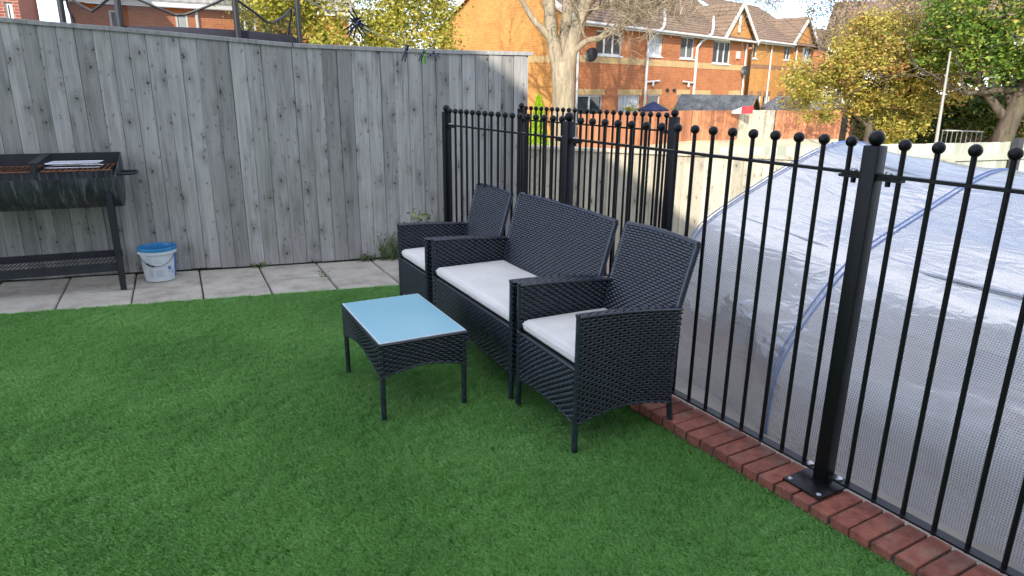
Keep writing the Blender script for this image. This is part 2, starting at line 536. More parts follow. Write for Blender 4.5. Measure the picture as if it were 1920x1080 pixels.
t = NT('scorched_steel')
v = t.coord('Object')
vv = t.coord('Object', (6, 1, .55))
streak = t.noise(vv, 6, 5, .7, .4)
n = t.noise(v, 8, 6, .65)
col = t.ramp(n, [(.3, (.022, .024, .028)), (.7, (.060, .065, .075))])
col = t.mix(t.ramp(streak, [(.50, 0.0), (.66, .8)]), col, (.20, .205, .22))
t.base(col); t.rough(.5); t.b.inputs['Metallic'].default_value = .35
t.bump(n, .3, .01)
M['bbq'] = t.m
M['bbq_frame'] = simple('dark_painted_steel', (.022, .023, .030), .5, .2, .3, 14, .3)
t = NT('rusty_grill')
v = t.coord('Object')
n = t.noise(v, 25, 5, .7)
t.base(t.ramp(n, [(.3, (.08, .03, .015)), (.6, (.22, .09, .035)), (.8, (.40, .24, .11))])); t.rough(.75)
M['rust'] = t.m
M['chrome'] = simple('bright_wire', (.62, .64, .68), .3, .8, .2, 20)
M['bucket'] = simple('white_bucket_plastic', (.62, .67, .70), .35, 0, .05, 5)
M['bucket_lid'] = simple('blue_lid_plastic', (.02, .20, .42), .35, 0, .15, 9)
M['bucket_print'] = simple('blue_print', (.02, .14, .50), .45, 0, .1, 9)
M['bucket_text'] = simple('grey_print', (.38, .43, .50), .5, 0, .1, 30)
M['wire'] = simple('dark_wire', (.06, .06, .07), .4, .6, .1, 30)

# netting ------------------------------------------------------------------
t = NT('black_safety_net')
tp = t.new('ShaderNodeBsdfTransparent')
mx = t.new('ShaderNodeMixShader'); mx.inputs[0].default_value = .42
t.base((.01, .01, .016)); t.rough(.7)
t.link(tp.outputs[0], mx.inputs[1]); t.link(t.b.outputs[0], mx.inputs[2]); t.link(mx.outputs[0], t.out.inputs['Surface'])
M['net'] = t.m

t = NT('reinforced_polythene')
uv = t.new('ShaderNodeUVMap')
sp = t.new('ShaderNodeSeparateXYZ'); t.link(uv.outputs[0], sp.inputs[0])
CELL = .0125
def thread(x):
    fr = t.math('FRACT', t.math('MULTIPLY', x, 1 / CELL))
    return t.math('LESS_THAN', t.math('ABSOLUTE', t.math('SUBTRACT', fr, .5)), .21)
thr = t.math('MAXIMUM', thread(sp.outputs[0]), thread(sp.outputs[1]))
ov = t.coord('Object')
def ridged(vec, scale, dist):
    n_ = t.noise(vec, scale, 2, .5, dist)
    return t.math('SUBTRACT', 1.0, t.math('MULTIPLY', t.math('ABSOLUTE', t.math('SUBTRACT', n_, .5)), 5.0))
rotm = t.new('ShaderNodeMapping'); rotm.inputs['Rotation'].default_value = (R(35), R(20), R(25)); rotm.inputs['Scale'].default_value = (1, .35, 1.2)
t.link(ov, rotm.inputs['Vector'])
fold = ridged(rotm.outputs[0], 2.6, .9)
fold2 = ridged(rotm.outputs[0], 6.5, 1.2)
fold3 = t.noise(ov, 1.4, 2, .5)
bmp = t.new('ShaderNodeBump'); bmp.inputs['Strength'].default_value = .24; bmp.inputs['Distance'].default_value = .04
t.link(t.math('ADD', t.math('ADD', t.math('MULTIPLY', fold, .55), t.math('MULTIPLY', fold2, .28)), fold3), bmp.inputs['Height'])
tp = t.new('ShaderNodeBsdfTransparent'); tp.inputs[0].default_value = (.93, .95, .96, 1)
df = t.new('ShaderNodeBsdfDiffuse'); df.inputs[0].default_value = (.72, .73, .75, 1)
tl = t.new('ShaderNodeBsdfTranslucent'); tl.inputs[0].default_value = (.78, .80, .82, 1)
gl = t.new('ShaderNodeBsdfGlossy'); gl.inputs['Roughness'].default_value = .24
for nd in (df, tl, gl): t.link(bmp.outputs[0], nd.inputs['Normal'])
milky = t.new('ShaderNodeMixShader'); milky.inputs[0].default_value = .45
t.link(df.outputs[0], milky.inputs[1]); t.link(tl.outputs[0], milky.inputs[2])
haze = t.ramp(t.noise(ov, 1.7, 4, .6), [(.35, .20), (.68, .55)])
opac = t.math('MAXIMUM', t.math('MULTIPLY', thr, .94), haze)
body = t.new('ShaderNodeMixShader'); t.link(opac, body.inputs[0]); t.link(tp.outputs[0], body.inputs[1]); t.link(milky.outputs[0], body.inputs[2])
fr = t.new('ShaderNodeFresnel'); fr.inputs[0].default_value = 1.5; t.link(bmp.outputs[0], fr.inputs['Normal'])
fin = t.new('ShaderNodeMixShader')
t.link(t.math('MULTIPLY', fr.outputs[0], .45), fin.inputs[0]); t.link(body.outputs[0], fin.inputs[1]); t.link(gl.outputs[0], fin.inputs[2])
t.link(fin.outputs[0], t.out.inputs['Surface'])
M['poly'] = t.m
M['seam'] = simple('blue_seam_tape', (.16, .26, .55), .5, 0, .15, 20)
M['hoop'] = simple('grey_hoop_tube', (.35, .37, .40), .4, .4, .1, 20)

# ================================================================== SETTING
def sheet(name, x0, x1, y0, y1, z, mat, n=1, kind='structure', zf=None):
    mb = MB()
    xs = np.linspace(x0, x1, n + 1); ys = np.linspace(y0, y1, n + 1)
    mb.v = [(x, y, z if zf is None else zf(x, y)) for y in ys for x in xs]
    mb.f = [(j * (n + 1) + i, j * (n + 1) + i + 1, (j + 1) * (n + 1) + i + 1, (j + 1) * (n + 1) + i) for j in range(n) for i in range(n)]
    return mb.obj(name, mat, kind=kind)

sheet('ground', -500, 500, -500, 500, -.96, M['ground'])
# pale sunlit path beyond the low fence, road at the right
mb = MB(); mb.add([(1.5, 8.2, -.40), (16, 5.0, -.38), (40, 2.0, -.36), (40, 22, -.36), (20, 24, -.36), (3, 22, -.36)], [(0, 1, 2, 3, 4, 5)])
mb.obj('path', M['path'], kind='structure')
mb = MB(); mb.add([(25, 6, -.25), (90, -4, .1), (90, 34, .1), (30, 22.0, -.25)], [(0, 1, 2, 3)])
mb.obj('road', M['asphalt'], kind='structure')
mb = MB(); mb.add([(29, 23.0, -.2), (90, 36, .6), (90, 60, .9), (26, 44, -.2)], [(0, 1, 2, 3)])
mb.obj('verge', simple('verge_grass', (.16, .24, .05), .95, 0, .3, 2), kind='structure')
sheet('yard_paving', 1.9, 14, -4, 7.2, -.40, M['yard'])
# raised neighbouring garden behind the tall fence
mb = MB(); mb.add([(-9, 7.9, 1.15), (2.3, 6.9, 1.15), (2.3, 12, 1.15), (-9, 13, 1.15), (-9, 7.9, -.96), (2.3, 6.9, -.96), (2.3, 12, -.96), (-9, 13, -.96)],
                  [(0, 1, 2, 3), (4, 5, 1, 0), (5, 6, 2, 1), (6, 7, 3, 2), (7, 4, 0, 3)])
mb.obj('terrain', M['ground'], kind='structure')

GZ = lambda x, y: -.012 * (y - 2.24)
FA = Vector((-.426, 6.612, 0)); FR = R(-9.462)
fdx, fdy = math.cos(FR), math.sin(FR)
def F2W(s, n):                      # fence frame -> world xy
    return (FA.x + fdx * s - fdy * n, FA.y + fdy * s + fdx * n)

# ---- artificial lawn ------------------------------------------------------
RA = Vector((2.099, 2.429, 0)); RR = R(3.85)     # railing frame: local x = out, local y = away
def R2W(x, y):
    return (RA.x + math.cos(RR) * x - math.sin(RR) * y, RA.y + math.sin(RR) * x + math.cos(RR) * y)
lawn_e = [R2W(-.168, -4.3), R2W(-.168, 2.86)]
lw_far_r = F2W(2.36, -1.0); lw_far_l = F2W(-5.8, -1.0)
near_l = (-6.4, -2.9); near_r = R2W(-.168, -5.0)
def lawn_mesh(n, zoff):
    P = [near_l, near_r, lw_far_r, lw_far_l]
    # far right corner follows the brick edging
    vs_ = []; fs = []
    for j in range(n + 1):
        for i in range(n + 1):
            u, v_ = i / n, j / n
            x = (1 - v_) * ((1 - u) * P[0][0] + u * P[1][0]) + v_ * ((1 - u) * P[3][0] + u * lawn_far[0])
            y = (1 - v_) * ((1 - u) * P[0][1] + u * P[1][1]) + v_ * ((1 - u) * P[3][1] + u * lawn_far[1])
            vs_.append((x, y, GZ(x, y) + zoff))
    for j in range(n):
        for i in range(n):
            a = j * (n + 1) + i
            fs.append((a, a + 1, a + n + 2, a + n + 1))
    return vs_, fs
# where the edging line meets the slab front edge
lawn_far = R2W(-.168, 2.80)
lv, lf = lawn_mesh(32, 0)
mb = MB(); mb.v, mb.f = lv, lf
lawn = mb.obj('lawn', M['turf_base'], kind='structure')

# turf blades: one tuft mesh scattered by geometry nodes
def tuft_mesh(seed, nb=30, rad=.030):
    g = np.random.default_rng(seed)
    V, Fq, T = [], [], []
    for b in range(nb):
        a = g.uniform(0, 2 * math.pi); rr = rad * math.sqrt(g.uniform(0, 1))
        x, y = rr * math.cos(a), rr * math.sin(a)
        h = g.uniform(.012, .019); w = g.uniform(.0008, .0014)
        la = g.uniform(0, 2 * math.pi); lean = g.uniform(.5, 1.5) * h
        lx, ly = lean * math.cos(la), lean * math.sin(la) - .25 * h
        wa = g.uniform(0, math.pi); wx, wy = w * math.cos(wa), w * math.sin(wa)
        o = len(V)
        V += [(x - wx, y - wy, -.002), (x + wx, y + wy, -.002),
              (x + lx * .4 + wx, y + ly * .4 + wy, h * .62), (x + lx * .4 - wx, y + ly * .4 - wy, h * .62),
              (x + lx + wx * .45, y + ly + wy * .45, h), (x + lx - wx * .45, y + ly - wy * .45, h)]
        Fq += [(o, o + 1, o + 2, o + 3), (o + 3, o + 2, o + 4, o + 5)]
        tv = g.beta(1.1, 1.5)
        T += [tv * .8, tv]
    return raw_mesh('turf_tuft', np.array(V), np.array(Fq), M['turf'], np.array(T), True)
tuft = bpy.data.objects.new('turf_tuft', tuft_mesh(3))      # scattered below, not placed itself

def scatter(name, base_mesh, src, dens, smin, smax, kind='stuff'):
    o = mkobj(name, base_mesh, None, kind=kind)
    ng = bpy.data.node_groups.new(name + '_scatter', 'GeometryNodeTree')
    ng.interface.new_socket('Geometry', in_out='INPUT', socket_type='NodeSocketGeometry')
    ng.interface.new_socket('Geometry', in_out='OUTPUT', socket_type='NodeSocketGeometry')
    N, L = ng.nodes, ng.links
    gi, go = N.new('NodeGroupInput'), N.new('NodeGroupOutput')
    dp = N.new('GeometryNodeDistributePointsOnFaces')
    nz = N.new('ShaderNodeTexNoise'); nz.inputs['Scale'].default_value = 1.1; nz.inputs['Detail'].default_value = 3
    mr = N.new('ShaderNodeMapRange'); mr.inputs['From Min'].default_value = .3; mr.inputs['From Max'].default_value = .7
    mr.inputs['To Min'].default_value = smin; mr.inputs['To Max'].default_value = smax
    L.new(nz.outputs[0], mr.inputs['Value'])
    dp.inputs['Density'].default_value = dens
    ip = N.new('GeometryNodeInstanceOnPoints')
    oi_ = N.new('GeometryNodeObjectInfo'); oi_.inputs['Object'].default_value = src
    rv = N.new('FunctionNodeRandomValue'); rv.data_type = 'FLOAT_VECTOR'
    rv.inputs['Min'].default_value = (-.12, -.12, -.9); rv.inputs['Max'].default_value = (.12, .12, .9)
    L.new(gi.outputs[0], dp.inputs['Mesh'])
    L.new(dp.outputs['Points'], ip.inputs['Points'])
    L.new(oi_.outputs['Geometry'], ip.inputs['Instance'])
    L.new(rv.outputs['Value'], ip.inputs['Rotation'])
    L.new(mr.outputs[0], ip.inputs['Scale'])
    L.new(ip.outputs[0], go.inputs[0])
    md = o.modifiers.new('scatter', 'NODES'); md.node_group = ng
    return o
# blades only where the lawn can be seen
vis = MB()
vis.v = [(x, y, z + .001) for x, y, z in lv]
keep = []
for fc in lf:
    cx = sum(lv[i][0] for i in fc) / 4; cy = sum(lv[i][1] for i in fc) / 4
    if cy > .3 and cx > -2.6: keep.append(fc)
vis.f = keep
grass = scatter('artificial_grass', vis.mesh('artificial_grass', M['turf'], None), tuft, 4600, .92, 1.0)
tag(grass, 'short green artificial turf covering the patio between slabs and brick edging', 'grass')

# ---- paving slabs along the fence -----------------------------------------
pv = thing('paving', 'row of grey concrete paving slabs along the foot of the grey fence', 'paving', (FA.x, FA.y, 0), FR)
pv['kind'] = 'structure'
for k_ in ('label', 'category'): del pv[k_]
mb = MB()
def gz_f(s, n):
    x, y = F2W(s, n); return GZ(x, y)
mb.add([(-5.9, -1.03, gz_f(-5.9, -1.03) - .022), (2.95, -1.03, gz_f(2.95, -1.03) - .022), (2.95, .25, gz_f(2.95, .25) - .022), (-5.9, .25, gz_f(-5.9, .25) - .022)], [(0, 1, 2, 3)])
mb.obj('joint_bed', M['soil'], pv)
SK = -.16
fronts = [-.324 + .508 * k for k in range(-11, 8)]
for row, (n0, n1) in enumerate(((-1.0, -.530), (-.513, .02))):
    for k in range(len(fronts) - 1):
        s0, s1 = fronts[k] + .006, fronts[k + 1] - .006
        if s0 > 2.8: continue
        s1c = min(s1, 2.95)
        dzr = rnd.uniform(-.004, .004)
        p = [(s0 + SK * (n0 + 1), n0), (s1c + SK * (n0 + 1), n0), (s1c + SK * (n1 + 1), n1), (s0 + SK * (n1 + 1), n1)]
        cx = sum(a for a, b in p) / 4; cy = sum(b for a, b in p) / 4
        bm = bmesh.new()
        b0 = [bm.verts.new((a - cx, b - cy, -.05)) for a, b in p]
        t0 = [bm.verts.new((a - cx, b - cy, 0)) for a, b in p]
        bm.faces.new(t0); bm.faces.new(list(reversed(b0)))
        for i in range(4): bm.faces.new((b0[i], b0[(i + 1) % 4], t0[(i + 1) % 4], t0[i]))
        bmesh.ops.bevel(bm, geom=[e for e in bm.edges if all(v.co.z > -.01 for v in e.verts)], offset=.006, segments=2, affect='EDGES')
        me = bpy.data.meshes.new('slab'); bm.to_mesh(me); bm.free(); me.materials.append(M['slab'])
        mkobj('slab', me, pv, (cx, cy, gz_f(cx, cy) + dzr), (rnd.uniform(-.004, .004), rnd.uniform(-.004, .004), rnd.uniform(-.004, .004)))

# ================================================================== TALL GREY FENCE
fence = thing('timber_fence', 'tall weathered grey closeboard fence behind the barbecue and bucket', 'fence', (FA.x, FA.y, 0), FR)
def plank_mesh(name, w, mat):
    mb = MB()
    prof = [(0, -.014), (.002, -.016), (w - .002, -.0125), (w, -.0105), (w, -.0035), (0, -.0045)]
    n = len(prof)
    for pr in (prof, [(w - .03, -.003), (w + .02, -.003), (w + .02, .003), (w - .03, .003)]):
        n = len(pr)
        v = [(x, y, 0) for x, y in pr] + [(x, y, 1) for x, y in pr]
        f = [tuple(reversed(range(n))), tuple(range(n, 2 * n))] + [(i, (i + 1) % n, (i + 1) % n + n, i + n) for i in range(n)]
        mb.add(v, f)
    return mb.mesh(name, mat)
PITCH = .125
pm = plank_mesh('plank', PITCH - .003, M['fence'])
def top_tall(s):
    return float(np.interp(s, [-5.5, -3, -.64, .39, 1.49, 2.75, 3.62], [2.34, 2.17, 2.0, 1.945, 1.872, 1.850, 1.853]))
s = -5.4
while s < 3.5:
    zb = gz_f(s, 0) + .022 + rnd.uniform(-.006, .006)
    if s > 2.45: zb = -.36
    zt = top_tall(s + .06)
    mkobj('plank', pm, fence, (s, rnd.uniform(-.002, .002), zb), (0, rnd.uniform(-.002, .002), 0), (1, 1, zt - zb))
    s += PITCH
# cap boards
caps = [(-5.45, -3.3), (-3.295, -1.1), (-1.095, 1.484), (1.492, 3.66)]
for c0, c1 in caps:
    mb = MB()
    ss = np.linspace(c0, c1, 9)
    prev = None
    for a, b in zip(ss[:-1], ss[1:]):
        za, zb_ = top_tall(a), top_tall(b)
        mb.add([(a, -.030, za), (b, -.030, zb_), (b, .028, zb_), (a, .028, za), (a, -.030, za + .030), (b, -.030, zb_ + .030), (b, .028, zb_ + .036), (a, .028, za + .036)],
               [(0, 3, 2, 1), (4, 5, 6, 7), (0, 1, 5, 4), (2, 3, 7, 6)] + ([(0, 4, 7, 3)] if a == ss[0] else []) + ([(1, 2, 6, 5)] if b == ss[-1] else []))
    mb.obj('cap_board', M['cap'], fence)
for z in (.35, 1.05, 1.65):
    mb = MB(); mb.box(-5.4, 3.55, .006, .06, z, z + .07); mb.obj('arris_rail', M['timber'], fence)
for s_ in (-4.4, -2.5, -.6, 1.3, 3.5):
    mb = MB(); mb.box(s_, s_ + .09, .061, .15, -.9, 1.82); mb.obj('fence_post', M['timber'], fence)
mb = MB(); mb.box(-5.4, 2.40, .004, .03, -.3, .03); mb.obj('gravel_board', M['soil'], fence)

# ---- low pale fence, same line -------------------------------------------
low = thing('low_fence', 'low pale timber fence beyond the railings, half in shade and half in sun', 'fence', (FA.x, FA.y, 0), FR)
pml = plank_mesh('plank', PITCH - .003, M['pale'])
top_low = lambda s: float(np.interp(s, [3.62, 4.5, 6.97, 9.0], [.985, .935, .80, .74]))
s = 3.625
while s < 9.0:
    mkobj('plank', pml, low, (s, rnd.uniform(-.0015, .0015), -.39), (0, rnd.uniform(-.002, .002), 0), (1, 1, top_low(s + .06) + .39))
    s += PITCH
for c0, c1 in ((3.62, 5.4), (5.405, 7.2), (7.205, 9.1)):
    mb = MB(); za, zb_ = top_low(c0), top_low(c1)
    mb.add([(c0, -.04, za), (c1, -.04, zb_), (c1, .05, zb_), (c0, .05, za), (c0, -.04, za + .028), (c1, -.04, zb_ + .028), (c1, .05, zb_ + .034), (c0, .05, za + .034)],
           [(0, 3, 2, 1), (4, 5, 6, 7), (0, 1, 5, 4), (2, 3, 7, 6), (0, 4, 7, 3), (1, 2, 6, 5)])
    mb.obj('cap_board', M['pale'], low)
for z in (-.1, .5):
    mb = MB(); mb.box(3.63, 9.1, .006, .06, z, z + .07); mb.obj('arris_rail', M['pale'], low)

# ---- pale green-grey fence further right -----------------------------------
far_p = thing('board_fence', 'pale greenish board fence with a flat rail, behind the plastic tunnel', 'fence', (7.03, 6.42, 0), math.atan2(5.81 - 6.42, 11.22 - 7.03))
wmb = MB(); wmb.box(0, .121, -.010, .010, 0, 1); wme = wmb.mesh('board', M['palegreen'])
k = 0; s = -.9
while s < 7.0:
    mkobj('board', wme, far_p, (s, rnd.uniform(-.002, .002), -.93), (0, rnd.uniform(-.003, .003), 0), (1, 1, 1.80 + rnd.uniform(-.006, .006)))
    s += .125
mb = MB(); mb.box(-.9, 7.0, -.045, -.0125, .62, .70); mb.obj('rail', M['palegreen'], far_p)
mb = MB(); mb.box(-.9, 7.0, -.045, -.0125, -.3, -.22); mb.obj('rail', M['palegreen'], far_p)
mb = MB(); mb.box(4.05, 4.15, -.145, -.046, -.93, .93); mb.obj('post', simple('dark_post', (.05, .05, .055), .7), far_p)

# ================================================================== BRICK EDGING + RAILING
edging = thing('brick_edging', 'red brick edging course at the foot of the black railing', 'brick edging', (RA.x, RA.y, 0), RR)
bmes = [bevel_box('brick', .215, .0725, .070, .0045, M['edge_brick'], 2) for _ in range(1)]
y = -3.9; 
while y < 2.66:
    mkobj('brick', bmes[0], edging, (-.0575 + rnd.uniform(-.004, .004), y, -.011 + rnd.uniform(-.002, .0025)),
          (rnd.uniform(-.006, .006), rnd.uniform(-.006, .006), rnd.uniform(-.012, .012)))
    y += .081
mb = MB(); mb.box(-.158, .045, -3.95, 2.68, -.03, .049); mb.obj('mortar', M['mortar'], edging)
mb = MB(); mb.box(-.15, .04, -3.95, 2.68, -.45, -.031); mb.obj('retaining_wall', M['brick_c'], edging)

def bar_mesh(z0, z1, rr=.0088):
    mb = MB(); mb.tube([(0, 0, z0), (0, 0, z1)], rr, 10, True)
    return mb.mesh('bar', M['iron'], 40)
def finial_mesh(r_=.0205):
    mb = MB(); mb.ball((0, 0, 0), r_, 14)
    return mb.mesh('ball_finial', M['iron'], 60)
def post_mesh(z0, z1, w=.058):
    return bevel_box('post', w, w, z1 - z0, .006, M['iron'], 2, 30, z0)
bm_bar, bm_fin, bm_pfin = bar_mesh(.085, 1.372), finial_mesh(), finial_mesh(.027)
bolt_me = MB().lathe([(0.0001, .009), (.008, .008), (.013, .004), (.0135, 0), (.0001, 0)], 12).mesh('bolt', M['steel'], 40)

def railing(t, posts, barsets, z_base, plates=True, xo=.02):
    for (py) in posts:
        p = mkobj('post', post_mesh(z_base, 1.375), t, (xo, py, 0))
        mkobj('ball_finial', bm_pfin, p, (0, 0, 1.399))
        if plates:
            pl = mkobj('base_plate', bevel_box('base_plate', .20, .168, .009, .003, M['iron'], 2, 30), p, (-.035, 0, .0615))
            # four corner fixings
            for bx, by in ((-.115, -.065), (-.115, .065), (.05, -.065), (.05, .065)):
                mkobj('bolt', bolt_me, p, (bx, by, .0705), scale=(.75, .75, .75))
    for (y0, y1, ys) in barsets:
        for yb in ys:
            b = mkobj('bar', bm_bar, t, (xo, yb, 0))
            mkobj('ball_finial', bm_fin, b, (0, 0, 1.382))
        mb = MB(); mb.box(xo - .0125, xo + .0125, y0, y1, 1.270, 1.282); mb.obj('top_rail', M['iron'], t)
        mb = MB(); mb.box(xo - .021, xo + .021, y0, y1, .096, .104); mb.obj('bottom_rail', M['iron'], t)
        for yy in (y0 + .035, y1 - .035):
            mb = MB(); mb.box(xo - .016, xo + .016, yy - .05, yy + .05, 1.258, 1.268)
            br_ = mb.obj('bracket', M['iron'], t)
            if plates:
                mkobj('bolt', bolt_me, br_, (xo, yy, 1.283))
                mb = MB(); mb.tube([(xo, yy, 1.240), (xo, yy, 1.258)], .010, 6); mb.obj('nut', M['iron'], br_, 30)
                mkobj('bolt', bolt_me, br_, (xo, yy, .105), scale=(1.15, 1.15, 1))

rail1 = thing('iron_railing', 'black iron railing with ball tops along the brick edging behind the chairs', 'railing', (RA.x, RA.y, 0), RR)
P0, P1, P2, PM = -.862, .983, 2.64, -2.72
railing(rail1, [PM, P0, P1, P2],
        [(P0 + .029, P1 - .029, [-.770 + .1093 * k for k in range(16)]),
         (P1 + .029, P2 - .029, [1.053 + .0953 * k for k in range(17)]),
         (PM + .029, P0 - .029, [-.963 - .1093 * k for k in range(16)])], .066)
r2a, r2b = Vector((2.93, 5.72, 0)), Vector((3.13, 3.80, 0))
d2 = r2a - r2b
rail2 = thing('iron_railing', 'shorter black iron railing beyond the seats, with its ball tops against the low fence', 'railing',
              (r2b.x, r2b.y, 0), math.atan2(d2.y, d2.x) - math.pi / 2)
L2 = d2.length
railing(rail2, [0, L2], [(.029, L2 - .029, [.075 + (L2 - .15) / 22 * k for k in range(23)])], -.40, plates=False, xo=0)

# ================================================================== WICKER FURNITURE
def weave(P, W, H, flip=1, A=.0058, row=.0130, per=.043):
    """strips woven over stakes on the surface P(u,v); returns verts, quads"""
    nr = max(2, round(H / row)); nu = max(6, round(W / (per / 4)))
    U = np.linspace(0, 1, nu + 1)
    V, Fq = [], []
    e = 1e-3
    o = 0
    for j in range(nr):
        ring = []
        for vv, ed in ((j + .08, 1), (j + .5, 0), (j + .92, 1)):
            v_ = np.full_like(U, vv / nr)
            p = np.stack(P(U, v_), 1)
            pu = np.stack(P(np.clip(U + e, 0, 1.01), v_), 1) - np.stack(P(U - e, v_), 1)
            pv_ = np.stack(P(U, v_ + e), 1) - np.stack(P(U, v_ - e), 1)
            nn = np.cross(pu, pv_); nn /= np.linalg.norm(nn, axis=1)[:, None] + 1e-12
            h = A * np.sin(np.pi / 2 * np.arange(nu + 1) + np.pi * j) - (.0034 if ed else 0)
            V.append(p + flip * nn * h[:, None])
        i = np.arange(nu)
        for k in range(2):
            a = o + k * (nu + 1)
            q = np.stack([a + i, a + i + 1, a + nu + 1 + i + 1, a + nu + 1 + i], 1)
            Fq.append(q if flip > 0 else q[:, ::-1])
        o += 3 * (nu + 1)
    return np.concatenate(V), np.concatenate(Fq)

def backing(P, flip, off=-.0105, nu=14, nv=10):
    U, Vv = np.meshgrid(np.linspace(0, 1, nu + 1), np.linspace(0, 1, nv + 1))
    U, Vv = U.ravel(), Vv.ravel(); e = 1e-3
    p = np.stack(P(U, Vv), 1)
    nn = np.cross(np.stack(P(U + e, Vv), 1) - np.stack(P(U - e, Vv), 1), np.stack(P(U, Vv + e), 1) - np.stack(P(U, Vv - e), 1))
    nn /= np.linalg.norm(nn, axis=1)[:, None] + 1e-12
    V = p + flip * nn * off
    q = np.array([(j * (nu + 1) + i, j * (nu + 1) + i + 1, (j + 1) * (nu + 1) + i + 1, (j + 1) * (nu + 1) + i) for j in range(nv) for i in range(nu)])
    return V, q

def panel(t, name, P, W, H, flip=1, row=.0130):
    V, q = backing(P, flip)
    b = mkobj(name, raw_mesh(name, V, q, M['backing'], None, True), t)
    V, q = weave(P, W, H, flip, row=row)
    mkobj('wicker_strands', raw_mesh('wicker_strands', V, q, M['rattan'], None, True), b, kind='stuff')
    return b

def wrapped(pts, r_=.0125, step=.0065):
    """tube wound with flat strand: ridged along its length"""
    pts = [Vector(p) for p in pts]; out, rad = [], []
    i = 0
    for a, b in zip(pts[:-1], pts[1:]):
        n = max(2, int((b - a).length / step))
        for k in range(n):
            out.append(a.lerp(b, k / n)); rad.append(r_ * (1.0 if i % 2 else .84)); i += 1
    out.append(pts[-1]); rad.append(r_)
    return out, rad

AH, BH = .645, .900          # arm and back heights
def seat_furniture(name, label, w, loc, rz, group):
    t = thing(name, label, 'armchair' if w < .8 else 'loveseat', loc, rz, group)
    ztop = lambda u: AH - .006 * u - .032 * u ** 2
    zbot = lambda u: .150 + .042 * np.sin(np.pi * np.clip(u, 0, 1))
    xx = lambda u, v: u * (.515 + .03 * v)
    for sgn, y_out, y_in in ((1, 0.0, .034), (-1, w, w - .034)):
        Po = lambda u, v, yy=y_out: (xx(u, v), np.full_like(u, yy), zbot(u) + (ztop(u) - zbot(u)) * v)
        panel(t, 'side_panel', Po, .53, .47, 1 if sgn > 0 else -1)
        Pi = lambda u, v, yy=y_in: (xx(u, v), np.full_like(u, yy), .40 + (ztop(u) - .40) * v)
        panel(t, 'inner_arm_panel', Pi, .53, .24, -1 if sgn > 0 else 1)
        Pt = lambda u, v, a=min(y_out, y_in), b=max(y_out, y_in): (xx(u, np.ones_like(u)), a + (b - a) * v, ztop(u) + .002)
        panel(t, 'arm_top', Pt, .53, .034, 1, row=.0115)
        for (yy, zf, vtop, r_) in ((y_out, ztop, 1.0, .0075), (y_in, ztop, 1.0, .0075), (y_out + .006 * sgn, zbot, 0.0, .0055)):
            mb = MB(); pts, rad = wrapped([(xx(u, vtop), yy, float(zf(u))) for u in (0, .125, .25, .375, .5, .625, .75, .875, 1)], r_); mb.tube(pts, rad, 6)
            mb.obj('edging_strand', M['rattan'], t, 50)
        mb = MB(); yl = .015 if sgn > 0 else w - .015
        pts, rad = wrapped([(.006, yl, 0), (.006, yl, AH - .004)], .0155); mb.tube(pts, rad, 8); mb.obj('leg', M['rattan'], t, 50)
        mb = MB()
        pts, rad = wrapped([(.545, yl, 0), (.515, yl, .20), (.52, yl, .42)], .0155); mb.tube(pts, rad, 8); mb.obj('leg', M['rattan'], t, 50)
    # front apron
    Pf = lambda u, v: (np.full_like(u, -.002), .025 + (w - .05) * u, (.150 + .022 * np.sin(np.pi * np.clip(u, 0, 1))) + (.403 - .150 - .022 * np.sin(np.pi * np.clip(u, 0, 1))) * v)
    panel(t, 'front_apron', Pf, w - .05, .24, -1)
    mb = MB()
    pts, rad = wrapped([(.003, .02 + (w - .04) * u, .150 + .022 * math.sin(math.pi * u)) for u in np.linspace(0, 1, 9)], .0055); mb.tube(pts, rad, 6)
    pts, rad = wrapped([(-.002, .02, .405), (-.002, w - .02, .405)], .009); mb.tube(pts, rad, 6)
    mb.obj('apron_edging', M['rattan'], t, 50)
    # backrest
    bx = lambda z: .470 + .02 * (z - .38) / .5 + .115 * np.clip((z - .38) / .52, 0, 1.1) ** 1.25
    wy = lambda v: .012 * (1 - v)
    zb_ = lambda v: .38 + (BH - .38) * v
    Pb = lambda u, v: (bx(zb_(v)), .024 + (w - .048) * u, zb_(v) - .010 * (2 * u - 1) ** 2 * v)
    panel(t, 'backrest', Pb, w, .53, -1)
    Pr = lambda u, v: (bx(zb_(v)) + .034, .024 + (w - .048) * u, zb_(v) - .010 * (2 * u - 1) ** 2 * v)
    panel(t, 'back_panel', Pr, w, .53, 1)
    Pq = lambda u, v: (np.full_like(u, .515), .02 + (w - .04) * u, .16 + .24 * v)
    panel(t, 'rear_apron', Pq, w - .04, .24, 1)
    mb = MB()
    for yy in (.022, w - .022):
        pts, rad = wrapped([(float(bx(z)) + .017, yy, z) for z in np.linspace(.40, BH - .012, 8)], .018); mb.tube(pts, rad, 8)
    pts, rad = wrapped([(float(bx(BH)) + .017, .022 + (w - .044) * u, BH - .010 * (2 * u - 1) ** 2) for u in np.linspace(0, 1, 9)], .018); mb.tube(pts, rad, 8)
    mb.obj('back_frame', M['rattan'], t, 50)
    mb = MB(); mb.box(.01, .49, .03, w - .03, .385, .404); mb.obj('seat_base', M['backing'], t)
    return t

